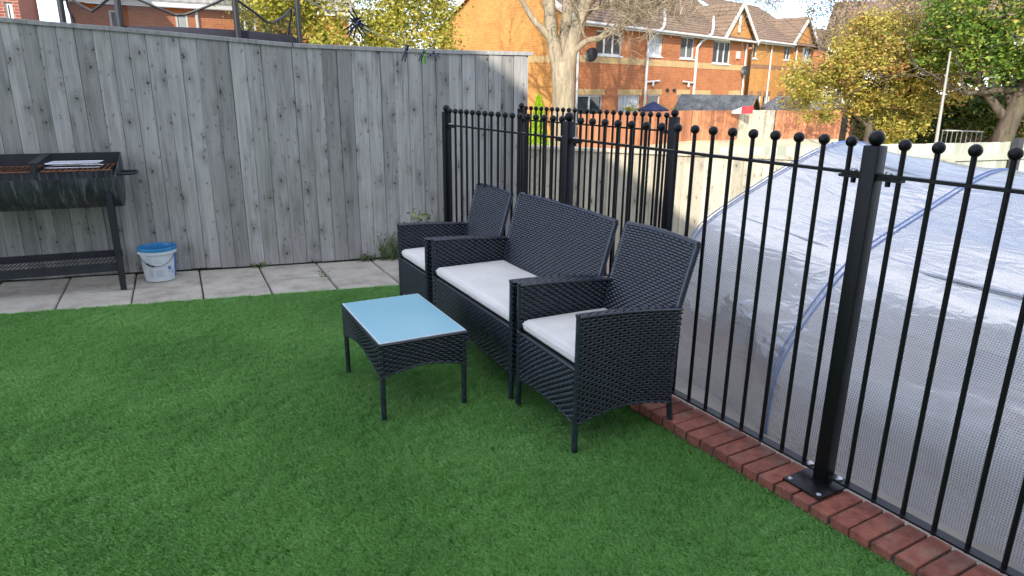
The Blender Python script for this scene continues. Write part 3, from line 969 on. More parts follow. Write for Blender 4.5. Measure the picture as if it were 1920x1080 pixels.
def cushion(label, w, loc, rz, group):
    """soft seat pad: rounded slab with a slight crown and a piped seam"""
    L, Wd, T = .485, w - .085, .062
    nx, ny = 22, max(22, int(Wd / .022))
    V = []; 
    def prof(a, half):                      # 0 at the rim ... 1 inside
        d = (half - abs(a)) / .022
        return math.sqrt(max(0, 1 - (1 - min(1, d)) ** 2)) if d < 1 else 1.0
    top, bot = [], []
    us = np.linspace(-1, 1, nx + 1); vs_ = np.linspace(-1, 1, ny + 1)
    us = np.sign(us) * (1 - (1 - np.abs(us)) ** 1.5); vs_ = np.sign(vs_) * (1 - (1 - np.abs(vs_)) ** 1.5)
    for a in us:
        for b in vs_:
            x, y_ = a * L / 2, b * Wd / 2
            k = min(prof(x, L / 2), prof(y_, Wd / 2))
            crown = .007 * (1 - a * a) * (1 - b ** 4) + .0025 * math.sin(7 * a + 3 * b) * math.cos(5 * b)
            top.append((x, y_, T / 2 + k * (T / 2) + crown * k)); bot.append((x, y_, T / 2 - k * (T / 2)))
    n1 = ny + 1; V = top + bot; off = len(top); Fq = []
    for i in range(nx):
        for j in range(ny):
            a = i * n1 + j
            Fq.append((a, a + n1, a + n1 + 1, a + 1)); Fq.append((off + a, off + a + 1, off + a + n1 + 1, off + a + n1))
    rim = [(i, 0) for i in range(nx)] + [(nx, j) for j in range(ny)] + [(i, ny) for i in range(nx, 0, -1)] + [(0, j) for j in range(ny, 0, -1)]
    for q in range(len(rim)):
        a = rim[q][0] * n1 + rim[q][1]; b = rim[(q + 1) % len(rim)]; b = b[0] * n1 + b[1]
        Fq.append((a, b, off + b, off + a))
    t = thing('seat_cushion', label, 'cushion', loc, rz, group)
    me = raw_mesh('pad', np.array(V), np.array(Fq), M['cushion'], None, True)
    mkobj('pad', me, t)
    mb = MB()
    hx, hy = L / 2 + .0005, Wd / 2 + .0005
    pth = [(-hx, -hy, T * .62), (hx, -hy, T * .62), (hx, hy, T * .62), (-hx, hy, T * .62), (-hx, -hy, T * .62)]
    mb.tube(pth, .0022, 6); mb.obj('piped_seam', M['cushion'], t, 50)
    return t

def place_on(locx, locy): return (locx, locy, GZ(locx, locy))
SEATS = [('wicker_armchair', 'black wicker armchair nearest the camera, in front of the brick edging', .565, (1.432, 2.238), R(0.6), 'near'),
         ('wicker_loveseat', 'wide black wicker two-seat sofa in the middle of the row', 1.095, (1.424, 2.852), R(1.3), 'mid'),
         ('wicker_armchair', 'black wicker armchair at the far end of the row, next to the fence post', .565, (1.385, 4.005), R(1.6), 'far')]
CL = {'near': 'cream cushion on the nearest wicker armchair', 'mid': 'long cream cushion on the wicker two-seat sofa', 'far': 'cream cushion on the farthest wicker armchair'}
for nm, lb, w, (x, y), rz, key in SEATS:
    st = seat_furniture(nm, lb, w, place_on(x, y), rz, 'wicker garden seats' )
    lx, ly = .250, w / 2
    cx, cy = x + math.cos(rz) * lx - math.sin(rz) * ly, y + math.sin(rz) * lx + math.cos(rz) * ly
    cushion(CL[key], w, (cx, cy, GZ(x, y) + .4125), rz, 'cream seat cushions')
    if key == 'mid':
        mb = MB(); mb.add([(.66, w + .012, .66), (.70, w + .014, .65), (.705, w + .022, .735), (.665, w + .018, .745)], [(0, 1, 2, 3)])
        mb.add([(.66, w + .014, .66), (.70, w + .016, .65), (.705, w + .024, .735), (.665, w + .020, .745)], [(3, 2, 1, 0)])
        tg = mb.obj('care_tag', M['white_paint'], st); tg['label'] = 'small white care tag hanging at the side of the sofa back'

# ---- coffee table -----------------------------------------------------------
TX, TY = .760, 2.905
tab = thing('coffee_table', 'low black wicker coffee table with a blue glass top', 'coffee table', (TX, TY, GZ(TX, TY)), R(1.4))
TW, TL, TH = .445, .690, .408
zb1 = lambda u: .232 + .040 * np.sin(np.pi * np.clip(u, 0, 1))
for yy, fl in ((0, 1), (TL, -1)):
    panel(tab, 'apron', lambda u, v, yy=yy: (TW * u, np.full_like(u, yy), zb1(u) + (TH - .006 - zb1(u)) * v), TW, .165, fl)
zb2 = lambda u: .225 + .060 * np.sin(np.pi * np.clip(u, 0, 1))
for x_, fl in ((0, -1), (TW, 1)):
    panel(tab, 'apron', lambda u, v, x_=x_: (np.full_like(u, x_), TL * u, zb2(u) + (TH - .006 - zb2(u)) * v), TL, .165, fl)
for lx in (.012, TW - .012):
    for ly in (.012, TL - .012):
        mb = MB(); pts, rad = wrapped([(lx, ly, 0), (lx, ly, TH - .012)], .0145); mb.tube(pts, rad, 8); mb.obj('leg', M['rattan'], tab, 50)
for a, b in (((0, 0), (TW, 0)), ((TW, 0), (TW, TL)), ((TW, TL), (0, TL)), ((0, TL), (0, 0))):
    mb = MB(); pts, rad = wrapped([(a[0], a[1], TH - .006), (b[0], b[1], TH - .006)], .008); mb.tube(pts, rad, 6); mb.obj('edging_strand', M['rattan'], tab, 50)
for yy in (.004, TL - .004):
    mb = MB(); pts, rad = wrapped([(TW * u, yy, float(zb1(u))) for u in np.linspace(0, 1, 9)], .0055); mb.tube(pts, rad, 6); mb.obj('edging_strand', M['rattan'], tab, 50)
for x_ in (.004, TW - .004):
    mb = MB(); pts, rad = wrapped([(x_, TL * u, float(zb2(u))) for u in np.linspace(0, 1, 9)], .0055); mb.tube(pts, rad, 6); mb.obj('edging_strand', M['rattan'], tab, 50)
gme = bevel_box('glass_top', TW - .006, TL - .006, .006, .0012, M['glass_edge'], 1)
g_o = mkobj('glass_top', gme, tab, (TW / 2, TL / 2, TH - .001))
mb = MB(); mb.box(-TW / 2 + .008, TW / 2 - .008, -TL / 2 + .008, TL / 2 - .008, .0061, .0066); fo = mb.obj('blue_surface', M['table_glass'], g_o)

# ================================================================== BARBECUE
bq = thing('barbecue', 'black half-drum charcoal barbecue on angle-iron legs, standing by the fence', 'barbecue', (*F2W(.10, 0), 0), FR + R(5.5))
S0, S1 = -1.72, -.045
CY, CZ, BR_ = -.325, .865, .245
def arc(n0, n1, k, r_=BR_): return [(CY + r_ * math.cos(a), CZ + r_ * math.sin(a) * 1.05) for a in np.linspace(n0, n1, k)]
mb = MB()
pr = arc(math.pi, 2 * math.pi, 17); pr_in = arc(math.pi, 2 * math.pi, 17, BR_ - .006)
o = 0
ns = len(pr)
mb.v = [(S0, a, b) for a, b in pr] + [(S1, a, b) for a, b in pr] + [(S0, a, b) for a, b in pr_in] + [(S1, a, b) for a, b in pr_in]
for i in range(ns - 1):
    mb.f += [(i, i + 1, ns + i + 1, ns + i), (2 * ns + i, 3 * ns + i, 3 * ns + i + 1, 2 * ns + i + 1)]
mb.f += [(0, ns, 3 * ns, 2 * ns), (ns - 1, 3 * ns - 1, 4 * ns - 1, 2 * ns - 1)]
mb.obj('drum', M['bbq'], bq, 40)
mb = MB(); mb.box(S0, S1, CY + BR_ - .004, CY + BR_ + .004, CZ - .01, 1.018); mb.obj('back_plate', M['bbq_frame'], bq)
for sx in (S0, S1, (S0 + S1) / 2 + .32):
    mb = MB()
    prof = arc(math.pi, 2 * math.pi, 17, BR_ - .001) + [(CY + BR_, 1.014), (CY - BR_, CZ + .012)]
    n = len(prof)
    if abs(sx - S1) > .01 and abs(sx - S0) > .01:
        mb.box(sx - .012, sx + .012, CY - BR_ + .004, CY - BR_ + .03, CZ - .03, CZ + .125)
        mb.add([(sx - .03, CY - BR_ + .002, CZ + .12), (sx + .03, CY - BR_ + .002, CZ + .12), (sx + .03, CY + BR_ - .005, 1.016), (sx - .03, CY + BR_ - .005, 1.016)], [(0, 1, 2, 3)])
        mb.add([(sx - .03, CY - BR_ + .002, CZ + .116), (sx + .03, CY - BR_ + .002, CZ + .116), (sx + .03, CY + BR_ - .005, 1.012), (sx - .03, CY + BR_ - .005, 1.012)], [(3, 2, 1, 0)])
        mb.obj('divider', M['bbq_frame'], bq)
    else:
        mb.v = [(sx - .003, a, b) for a, b in prof] + [(sx + .003, a, b) for a, b in prof]
        mb.f = [tuple(range(n)), tuple(reversed(range(n, 2 * n)))] + [(i, i + n, (i + 1) % n + n, (i + 1) % n) for i in range(n)]
        mb.obj('end_plate', M['bbq'], bq)
sd = (S0 + S1) / 2 + .32
for a0, a1 in ((S0 + .03, sd - .03), (sd + .03, S1 - .02)):
    mb = MB()
    zg = CZ + .055
    for yy in (CY - BR_ + .035, CY + BR_ - .03):
        mb.tube([(a0, yy, zg), (a1, yy, zg)], .006, 6)
    k = a0 + .01
    while k < a1:
        mb.tube([(k, CY - BR_ + .035, zg + .004), (k, CY + BR_ - .03, zg + .004)], .0042, 5); k += .036
    mb.obj('grill_grate', M['rust'], bq, 50)
mb = MB()
hp = [(S1, CY - .10, CZ + .01), (S1 + .09, CY - .10, CZ + .01), (S1 + .115, CY - .085, CZ + .01), (S1 + .125, CY - .05, CZ + .01), (S1 + .125, CY + .05, CZ + .01), (S1 + .115, CY + .085, CZ + .01), (S1 + .09, CY + .10, CZ + .01), (S1, CY + .10, CZ + .01)]
mb.tube(hp, .011, 8); mb.obj('handle', M['bbq_frame'], bq, 50)
def angle_iron(mb, a, b, w=.045, th=.004, sx=1, sy=1):
    a, b = Vector(a), Vector(b)
    for (dx, dy) in (((w, th)), ((th, w))):
        p = [Vector((0, 0, 0)), Vector((dx * sx, 0, 0)), Vector((dx * sx, dy * sy, 0)), Vector((0, dy * sy, 0))]
        v = [a + q for q in p] + [b + q for q in p]
        mb.add(v, [(0, 3, 2, 1), (4, 5, 6, 7), (0, 1, 5, 4), (1, 2, 6, 5), (2, 3, 7, 6), (3, 0, 4, 7)])
for sx_, dr in ((-.135, .0), (-1.66, .0)):
    for ny_, nt in ((-.515, -.54), (-.14, -.12)):
        sxx = sx_ - (.05 if ny_ > -.3 and sx_ > -1 else 0)
        mb = MB(); angle_iron(mb, (sxx, ny_, gz_f(sx_ + .1, ny_) + .004), (sxx + dr * .8, nt, .752), sx=1, sy=1 if ny_ < -.3 else -1); mb.obj('leg', M['bbq_frame'], bq)
for ny_ in (-.512, -.13):
    mb = MB(); mb.box(-1.66, -.137, ny_ + .006, ny_ + .011, .115 if ny_ < -.3 else .15, .185 if ny_ < -.3 else .21); mb.obj('shelf_rail', M['bbq_frame'], bq)
mb = MB()
k = -1.6
while k < -.18:
    mb.tube([(k, -.50, .165), (k + .012, -.125, .165)], .003, 5); k += .03
for yy in (-.45, -.31, -.18): mb.tube([(-1.65, yy, .168), (-.14, yy, .168)], .003, 5)
mb.obj('shelf_mesh', M['bbq_frame'], bq, 50)
# wheels at the off-frame end keep the far legs believable
rack = thing('wire_rack', 'shiny folding wire grill rack lying on the barbecue grate', 'grill rack', (*F2W(-.20, CY - .045), CZ + .066), FR)
mb = MB()
for zz in (.004, .034):
    lp = [(-.17, -.10, zz), (.17, -.10, zz), (.18, -.09, zz), (.18, .09, zz), (.17, .10, zz), (-.17, .10, zz), (-.18, .09, zz), (-.18, -.09, zz), (-.17, -.10, zz)]
    mb.tube(lp, .004, 6)
mb.obj('frame', M['chrome'], rack, 50)
mb = MB()
for k in range(9):
    xx_ = -.16 + k * .04; mb.tube([(xx_, -.10, .034), (xx_, .10, .034)], .002, 5)
for k in range(4): mb.tube([(-.18, -.075 + k * .05, .036), (.18, -.075 + k * .05, .036)], .002, 5)
mb.obj('wires', M['chrome'], rack, 50)

# ================================================================== BUCKET
bx_, by_ = -.205, 6.345
bk = thing('paint_bucket', 'white plastic bucket with a blue rim standing on the slabs by the fence', 'bucket', (bx_, by_, GZ(bx_, by_) + .003), R(0))
H_ = .285
rb = lambda z: .118 + (.142 - .118) * z / H_
mb = MB().lathe([(.0001, 0), (.110, 0), (.118, .004)] + [(rb(z), z) for z in (.05, .12, .2, .235)] + [(.149, .238), (.149, .262), (.143, .264), (.139, .255), (.135, .2), (.115, .02), (.0001, .02)], 40)
body = mb.obj('body', M['bucket'], bk, 40)
mb = MB().lathe([(.144, .262), (.152, .262), (.1535, .278), (.149, .289), (.143, .289), (.139, .280), (.136, .262), (.126, .19), (.0001, .186)], 40)
ld_ = mb.obj('lid', M['bucket_lid'], bk, 40)
mb = MB().lathe([(.0001, .192), (.1262, .192)], 32); mb.obj('lid_well', simple('lid_well_shade', (.008, .06, .16), .5, 0, .3, 12), ld_)  # disc coloured darker than the lid, painting in the shade of the recess
cdir = math.atan2(0 - by_, 0 - bx_)             # towards the viewer side
def onb(a, z, e=.0012): 
    r_ = rb(z) + e
    return (r_ * math.cos(cdir + a), r_ * math.sin(cdir + a), z)
def patch_b(name, a0, a1, z0, z1, mat, e=.0012):
    mb = MB(); n = max(2, int(abs(a1 - a0) / .08))
    aa = np.linspace(a0, a1, n + 1)
    v = [onb(a, z0, e) for a in aa] + [onb(a, z1, e) for a in aa]
    mb.add(v, [(i, i + 1, n + 1 + i + 1, n + 1 + i) for i in range(n)])
    return mb.obj(name, mat, body, 40)
patch_b('blue_panel', 1.08, 1.5, .02, .225, M['bucket_print'])
mb = MB()
for z in np.linspace(.045, .10, 7):
    for a0, a1 in ((-.72, -.34), (-.28, .32)):
        n = 8; aa = np.linspace(a0, a1 - rnd.uniform(0, .12), n + 1)
        mb.add([onb(a, z) for a in aa] + [onb(a, z + .003) for a in aa], [(i, i + 1, n + 2 + i, n + 1 + i) for i in range(n)])
for z in (.165, .175, .185):
    n = 8; aa = np.linspace(-.25, .22 - rnd.uniform(0, .15), n + 1)
    mb.add([onb(a, z) for a in aa] + [onb(a, z + .003) for a in aa], [(i, i + 1, n + 2 + i, n + 1 + i) for i in range(n)])
mb.obj('small_print', M['bucket_text'], body)
mb = MB()       # round emblem: ring and centre mark
def disc_b(mb, a_c, z_c, r0, r1, n=18):
    v = []
    for k in range(n):
        q = 2 * math.pi * k / n
        for r_ in (r0, r1):
            v.append(onb(a_c + r_ * math.cos(q) / rb(z_c), z_c + r_ * math.sin(q), .0016))
    mb.add(v, [(2 * k, 2 * k + 1, (2 * k + 3) % (2 * n), (2 * k + 2) % (2 * n)) for k in range(n)])
disc_b(mb, .62, .115, .008, .0155); disc_b(mb, .62, .115, .0001, .0045)
mb.obj('emblem', M['bucket_print'], body)
mb = MB()
mb.add([onb(.50, .082), onb(.64, .082), onb(.64, .085), onb(.50, .085)], [(0, 1, 2, 3)])
mb.add([onb(.80, .066), onb(.83, .066), onb(.83, .090), onb(.80, .090)], [(0, 1, 2, 3)])
mb.obj('dark_print', M['dark_plastic'], body)
mb = MB()
hpts = []
for k in range(17):
    q = k / 16
    a = -1.35 + 2.45 * q
    z = .245 - .105 * math.sin(math.pi * q) ** .8
    hpts.append(onb(a, z, .010))
mb.tube(hpts, .0022, 6); hd = mb.obj('handle', M['wire'], bk, 50)
mb = MB(); mb.tube(hpts[4:8], .0065, 8); mb.obj('grip', M['dark_plastic'], hd, 50)
for a in (-1.35, 1.1):
    mb = MB(); p = onb(a, .245, .004); mb.ball(p, .013, 10); mb.obj('lug', M['bucket'], bk, 50)

# ================================================================== WASHING LINE AND PEGS
LP = [Vector((-1.93, -2.97, 2.02)), Vector((.39, 2.095, 1.783)), Vector((.695, 2.761, 1.780)), Vector((1.385, 4.284, 1.790)), Vector((1.849, 5.223, 1.815)), Vector((2.209, 5.988, 1.850)), Vector((2.265, 6.105, 1.862))]
mb = MB(); mb.tube(LP, .0016, 5); tag(mb.obj('washing_line', M['line'], None, 50), 'thin grey washing line running from above down to the fence top', 'washing line')
def peg_me(mat):
    mb = MB()
    for sgn in (-1, 1):
        mb.add([(sgn * .0015, -.005, .020), (sgn * .0075, -.005, .026), (sgn * .0075, .005, .026), (sgn * .0015, .005, .020),
                (sgn * .001, -.005, -.012), (sgn * .007, -.005, -.012), (sgn * .007, .005, -.012), (sgn * .001, .005, -.012),
                (sgn * .006, -.004, -.060), (sgn * .011, -.004, -.060), (sgn * .011, .004, -.060), (sgn * .006, .004, -.060)],
               [(0, 1, 2, 3), (0, 4, 5, 1), (1, 5, 6, 2), (2, 6, 7, 3), (3, 7, 4, 0), (4, 8, 9, 5), (5, 9, 10, 6), (6, 10, 11, 7), (7, 11, 8, 4), (8, 11, 10, 9)])
    return mb.mesh('jaws', mat)
pj, pjg = peg_me(M['navy_plastic']), peg_me(M['green_plastic'])
spr = MB().tube([(-.010, .0, -.008), (-.010, .006, -.004), (0, .007, -.002), (.010, .006, -.004), (.010, 0, -.008), (0, -.007, -.010), (-.010, 0, -.008)], .0016, 5).mesh('spring', M['steel'], 50)
def peg(label, pos, tilt, me, group=None, sc=1.0, yaw=None):
    t = thing('clothes_peg', label, 'clothes peg', pos, 0, group)
    t.rotation_euler = (tilt[0], tilt[1], R(-24) if yaw is None else yaw)
    t.scale = (sc, sc, sc)
    mkobj('jaws', me, t); mkobj('spring', spr, t)
    return t
b1 = Vector((.695, 2.761, 1.792))
for (tx, ty, w_) in ((.2, .95, 'pointing steeply down to the left'), (-.15, .38, 'second from the left, hanging nearly down'), (.25, -.55, 'pointing down to the right'), (.0, -1.12, 'pointing out to the right'), (-.5, 2.6, 'standing up above the line')):
    peg('black clothes peg in the nearest bunch, ' + w_, b1 + Vector((.004 * ty, .012 * tx, -.004)), (tx, ty, 0), pj, 'black pegs bunched on the line', 1.0)
peg('black clothes peg hanging alone, right of the nearest bunch', (1.385, 4.284, 1.778), (.2, .25, 0), pj, None, 1.25, R(10))
peg('green clothes peg on the washing line above the fence', (1.80, 5.13, 1.795), (.1, -.05, 0), pjg, None, 1.25, R(20))
peg('black clothes peg hanging right beside the green peg', (1.765, 5.06, 1.795), (.3, .5, 0), pj, None, 1.1)
for k, (tx, ty) in enumerate(((.3, .9), (-.3, .35), (.1, -.2), (.3, -.8), (-.2, 1.5))):
    q = LP[4].lerp(LP[5], .55 + .12 * k)
    peg('small dark clothes peg in the far bunch by the fence top', (q.x, q.y, q.z - .012), (tx, ty, 0), pj, 'far bunch of dark pegs', 1.0)

# ================================================================== WEEDS
def blades(n, rad, h0, h1, w, lean, seed, leafy=0):
    g = np.random.default_rng(seed); V, Fq, T = [], [], []
    for b in range(n):
        a = g.uniform(0, 2 * math.pi); rr = rad * math.sqrt(g.uniform(0, 1))
        x, y = rr * math.cos(a) * 1.6, rr * math.sin(a) * .5
        h = g.uniform(h0, h1); la = g.uniform(0, 2 * math.pi); l = lean * h * g.uniform(.2, 1)
        lx, ly = l * math.cos(la), l * math.sin(la) * .6
        wa = g.uniform(0, math.pi); wx, wy = w * math.cos(wa), w * math.sin(wa); o = len(V)
        V += [(x - wx, y - wy, 0), (x + wx, y + wy, 0), (x + lx * .35 + wx, y + ly * .35 + wy, h * .6), (x + lx * .35 - wx, y + ly * .35 - wy, h * .6),
              (x + lx + wx * .2, y + ly + wy * .2, h), (x + lx - wx * .2, y + ly - wy * .2, h)]
        Fq += [(o, o + 1, o + 2, o + 3), (o + 3, o + 2, o + 4, o + 5)]; tv = g.uniform(0, .85); T += [tv, tv]
    for b in range(leafy):
        a = g.uniform(0, 2 * math.pi); rr = rad * math.sqrt(g.uniform(0, 1)) * 1.1
        c_ = np.array([rr * math.cos(a) * 1.5, rr * math.sin(a) * .5, g.uniform(.02, h1 * .9)])
        u = g.normal(size=3); u /= np.linalg.norm(u); v_ = np.cross(u, g.normal(size=3)); v_ /= np.linalg.norm(v_)
        sz = g.uniform(.008, .018); o = len(V)
        V += [tuple(c_ - u * sz), tuple(c_ + v_ * sz * .5), tuple(c_ + u * sz), tuple(c_ - v_ * sz * .5)]; Fq.append((o, o + 1, o + 2, o + 3)); T.append(g.uniform(0, 1))
    return np.array(V), np.array(Fq), np.array(T)
def weed(label, s_, n_, args, kind='weed'):
    V, q, T = blades(*args)
    x, y = F2W(s_, n_)
    t = thing(kind, label, 'weed', (x, y, GZ(x, y) - .005), FR)
    mkobj('leaves', raw_mesh('leaves', V, q, M['leaf_weed'], T), t)
    return t
weed('scruffy clump of green weeds at the fence foot beside the far armchair', 2.33, -.06, (170, .13, .06, .30, .0028, .7, 5, 260))
weed('small tuft of weeds on the slab joint left of the weed clump', 2.02, -.05, (40, .05, .03, .09, .0022, .8, 6, 60))
weed('tiny weeds in the slab joint below the fence, right of the bucket', 1.05, -.03, (26, .05, .015, .05, .002, .8, 8, 30))
weed('wisp of grass in the slab joint in front of the fence', 1.6, -.52, (16, .03, .02, .06, .0016, .7, 9, 10))
# climbing plant by the first post
V, T = [], []; Fq = []
g = np.random.default_rng(21)
cl = thing('climbing_plant', 'leafy climbing plant with yellowing leaves beside the first railing post', 'plant', (*R2W(-.06, 2.80), -.03))
mb = MB()
for k in range(5):
    pts = [(0, 0, 0)]; x, y, z = 0, 0, 0
    for i in range(8):
        x += g.normal(0, .025) + .004 * (k - 3); y += g.normal(0, .02); z += .072; pts.append((x, y, z))
    mb.tube(pts, [.004 - .0004 * i for i in range(len(pts))], 5)
    for i in range(2, len(pts)):
        for q in range(9):
            c_ = np.array(pts[i]) + g.normal(0, .028, 3)
            u = g.normal(size=3); u /= np.linalg.norm(u); v_ = np.cross(u, g.normal(size=3)); v_ /= np.linalg.norm(v_); sz = g.uniform(.010, .022); o = len(V)
            V += [tuple(c_ - u * sz), tuple(c_ + v_ * sz * .6), tuple(c_ + u * sz), tuple(c_ - v_ * sz * .6)]; Fq.append((o, o + 1, o + 2, o + 3)); T.append(min(1, max(0, g.normal(.45, .3) + (.35 if z < .4 else 0))))
mb.obj('stems', M['bark_dark'], cl, 50)
mkobj('leaves', raw_mesh('leaves', np.array(V), np.array(Fq), M['leaf_weed'], np.array(T)), cl)

# ================================================================== PLASTIC TUNNEL
tun = thing('polytunnel', 'low walk-in tunnel greenhouse of clear reinforced plastic with blue seams, beyond the railing', 'greenhouse', (RA.x, RA.y, 0), RR)
H1 = [(1.02, -.40), (1.02, -.21), (1.05, .15), (1.07, .46), (1.10, .58), (1.18, .66), (1.36, .745), (1.56, .83), (1.93, .985), (2.37, 1.14), (2.65, 1.19), (2.95, 1.17), (3.3, 1.0), (3.7, .75), (4.0, .35), (4.1, -.4)]
H2 = [(.87, -.40), (.865, -.22), (.885, -.02), (.93, .07), (1.00, .17), (1.15, .33), (1.43, .57), (1.67, .67), (2.08, .80), (2.53, .95), (2.85, 1.04), (3.15, 1.06), (3.5, .93), (3.85, .70), (4.1, .30), (4.2, -.4)]
def resample(H, n=46):
    P = np.array(H); d = np.r_[0, np.cumsum(np.linalg.norm(np.diff(P, axis=0), axis=1))]
    # smooth by cubic-ish resampling
    tt = np.linspace(0, d[-1], n)
    out = np.stack([np.interp(tt, d, P[:, 0]), np.interp(tt, d, P[:, 1])], 1)
    for _ in range(2):
        o2 = out.copy(); o2[1:-1] = .25 * out[:-2] + .5 * out[1:-1] + .25 * out[2:]; out = o2
    return out
K = 46
h1, h2 = resample(H1), resample(H2)
stations = [(1.04, h1), (.08, h2), (-1.95, h2 + np.array([-.02, 0]))]
rows = []
NS = 14
for (t0, a), (t1, b) in zip(stations[:-1], stations[1:]):
    for q in range(NS):
        f_ = q / NS
        sag = -.030 * math.sin(math.pi * f_) ** 1.0
        p = a * (1 - f_) + b * f_
        # film sags in between the hoops
        tng = np.gradient(p, axis=0); nr = np.stack([-tng[:, 1], tng[:, 0]], 1); nr /= np.linalg.norm(nr, axis=1)[:, None]
        wob = np.array([.008 * math.sin(9 * f_ + .35 * k) + .006 * math.sin(.9 * k - 4 * f_) for k in range(K)]) * math.sin(math.pi * f_)
        if t1 < -.5:      # slack film rolls along the lower right
            kk = np.arange(K); env = np.clip((24 - kk) / 12, 0, 1) * np.clip(kk / 3, 0, 1) * math.sin(math.pi * min(1, f_ * 2.2) / 2)
            wob = wob + env * .022 * np.sin(kk * 1.15 + 2.2 * math.sin(5 * f_) + 3 * f_)
        p = p + nr * (sag + wob)[:, None]
        rows.append((t0 + (t1 - t0) * f_, p))
rows.append((stations[-1][0], stations[-1][1]))
V, UV = [], []
for tt, p in rows:
    dl = np.r_[0, np.cumsum(np.linalg.norm(np.diff(p, axis=0), axis=1))]
    for k in range(K):
        V.append((p[k, 0], tt, p[k, 1])); UV.append((tt, dl[k]))
Fq = [(j * K + k, j * K + k + 1, (j + 1) * K + k + 1, (j + 1) * K + k) for j in range(len(rows) - 1) for k in range(K - 1)]
me = raw_mesh('cover', np.array(V), np.array(Fq), M['poly'], None, True)
uvl = me.uv_layers.new(name='UVMap'); idx = np.empty(len(me.loops), dtype=np.int32); me.loops.foreach_get('vertex_index', idx)
uvl.data.foreach_set('uv', np.array(UV, dtype=np.float32)[idx].ravel())
mkobj('cover', me, tun)
# far end sheet
mb = MB(); mb.v = [(x, 1.04, z) for x, z in h1]; mb.f = [tuple(range(K))]
me = mb.mesh('end_sheet', M['poly']); uvl = me.uv_layers.new(name='UVMap')
for lp in me.loops:
    co = me.vertices[lp.vertex_index].co; uvl.data[lp.index].uv = (co.x, co.z)
mkobj('end_sheet', me, tun)
mb = MB(); mb.v = [(x, stations[-1][0], z) for x, z in stations[-1][1]]; mb.f = [tuple(range(K))]
me = mb.mesh('end_sheet', M['poly']); uvl = me.uv_layers.new(name='UVMap')
for lp in me.loops:
    co = me.vertices[lp.vertex_index].co; uvl.data[lp.index].uv = (co.x, co.z)
mkobj('end_sheet', me, tun)
for i, (tt, p) in enumerate(stations):
    mb = MB(); mb.tube([(x * 1.0 , tt, z - .012) for x, z in p[::2]], .011, 8, True); hp_ = mb.obj('hoop', M['hoop'], tun, 50)
    for dx in (-.018, .018):
        mb = MB(); mb.tube([(x - .004, tt + dx, z + .004) for x, z in p], .0042, 5); mb.obj('seam', M['seam'], tun, 50)
for k_, mm in ((12, .01), (22, .01), (30, .01)):
    mb = MB(); mb.tube([(p[k_, 0], tt, p[k_, 1] - .03) for tt, p in stations], .009, 6); mb.obj('purlin', M['hoop'], tun, 50)
mb = MB(); mb.tube([(h1[6, 0] + .05, .95, h1[6, 1]), (h2[22, 0], -.2, h2[22, 1] - .05)], .005, 5); mb.tube([(h2[8, 0] + .05, .0, h2[8, 1]), (h2[24, 0], -.95, h2[24, 1] - .05)], .005, 5)
mb.obj('brace_wire', M['hoop'], tun, 50)
# timber staging and pots inside
stg = thing('plant_staging', 'timber slat staging seen dimly inside the plastic tunnel', 'staging', (*R2W(1.75, -.4), -.40), RR)
for k in range(5):
    mb = MB(); mb.box(-.55 + k * .16, -.55 + k * .16 + .12, -1.6, 1.1, .45, .47); mb.obj('slat', M['timber'], stg)
for yy in (-1.5, -.3, .95):
    for xx_ in (-.5, .15):
        mb = MB(); mb.box(xx_, xx_ + .05, yy, yy + .05, 0, .449); mb.obj('leg', M['timber'], stg)
for k, (px, py) in enumerate(((-.3, -.9), (0, -.2), (-.1, .6))):
    tagp = thing('seed_tray', ('dark seed tray on the staging, nearest the camera', 'dark seed tray on the middle of the staging', 'dark seed tray on the far part of the staging')[k], 'seed tray', (*R2W(1.75 + px, -.4 + py), .0705), RR, 'seed trays')
    mb = MB(); mb.box(-.18, .18, -.12, -.115, 0, .06); mb.box(-.18, .18, .115, .12, 0, .06); mb.box(-.18, -.175, -.115, .115, 0, .06); mb.box(.175, .18, -.115, .115, 0, .06); mb.box(-.175, .175, -.115, .115, 0, .01)
    mb.obj('tray', M['dark_plastic'], tagp); mb = MB(); mb.box(-.172, .172, -.112, .112, .011, .045); mb.obj('compost', M['soil'], tagp)

# ================================================================== FAR HOUSES
def wall_open(x0, x1, z0, z1, ops, y=0.0, rev=.10):
    """front wall at y with rectangular openings (x0,x1,z0,z1), with reveals"""
    mb = MB()
    xs = sorted({x0, x1, *[o[0] for o in ops], *[o[1] for o in ops]}); zs = sorted({z0, z1, *[o[2] for o in ops], *[o[3] for o in ops]})
    for a, b in zip(xs[:-1], xs[1:]):
        for c, d in zip(zs[:-1], zs[1:]):
            mx_, mz = (a + b) / 2, (c + d) / 2
            if any(o[0] < mx_ < o[1] and o[2] < mz < o[3] for o in ops): continue
            mb.add([(a, y, c), (b, y, c), (b, y, d), (a, y, d)], [(0, 1, 2, 3)])
    for a, b, c, d in ops:
        mb.add([(a, y, c), (b, y, c), (b, y, d), (a, y, d), (a, y + rev, c), (b, y + rev, c), (b, y + rev, d), (a, y + rev, d)], [(0, 4, 5, 1), (1, 5, 6, 2), (2, 6, 7, 3), (3, 7, 4, 0)])
    return mb

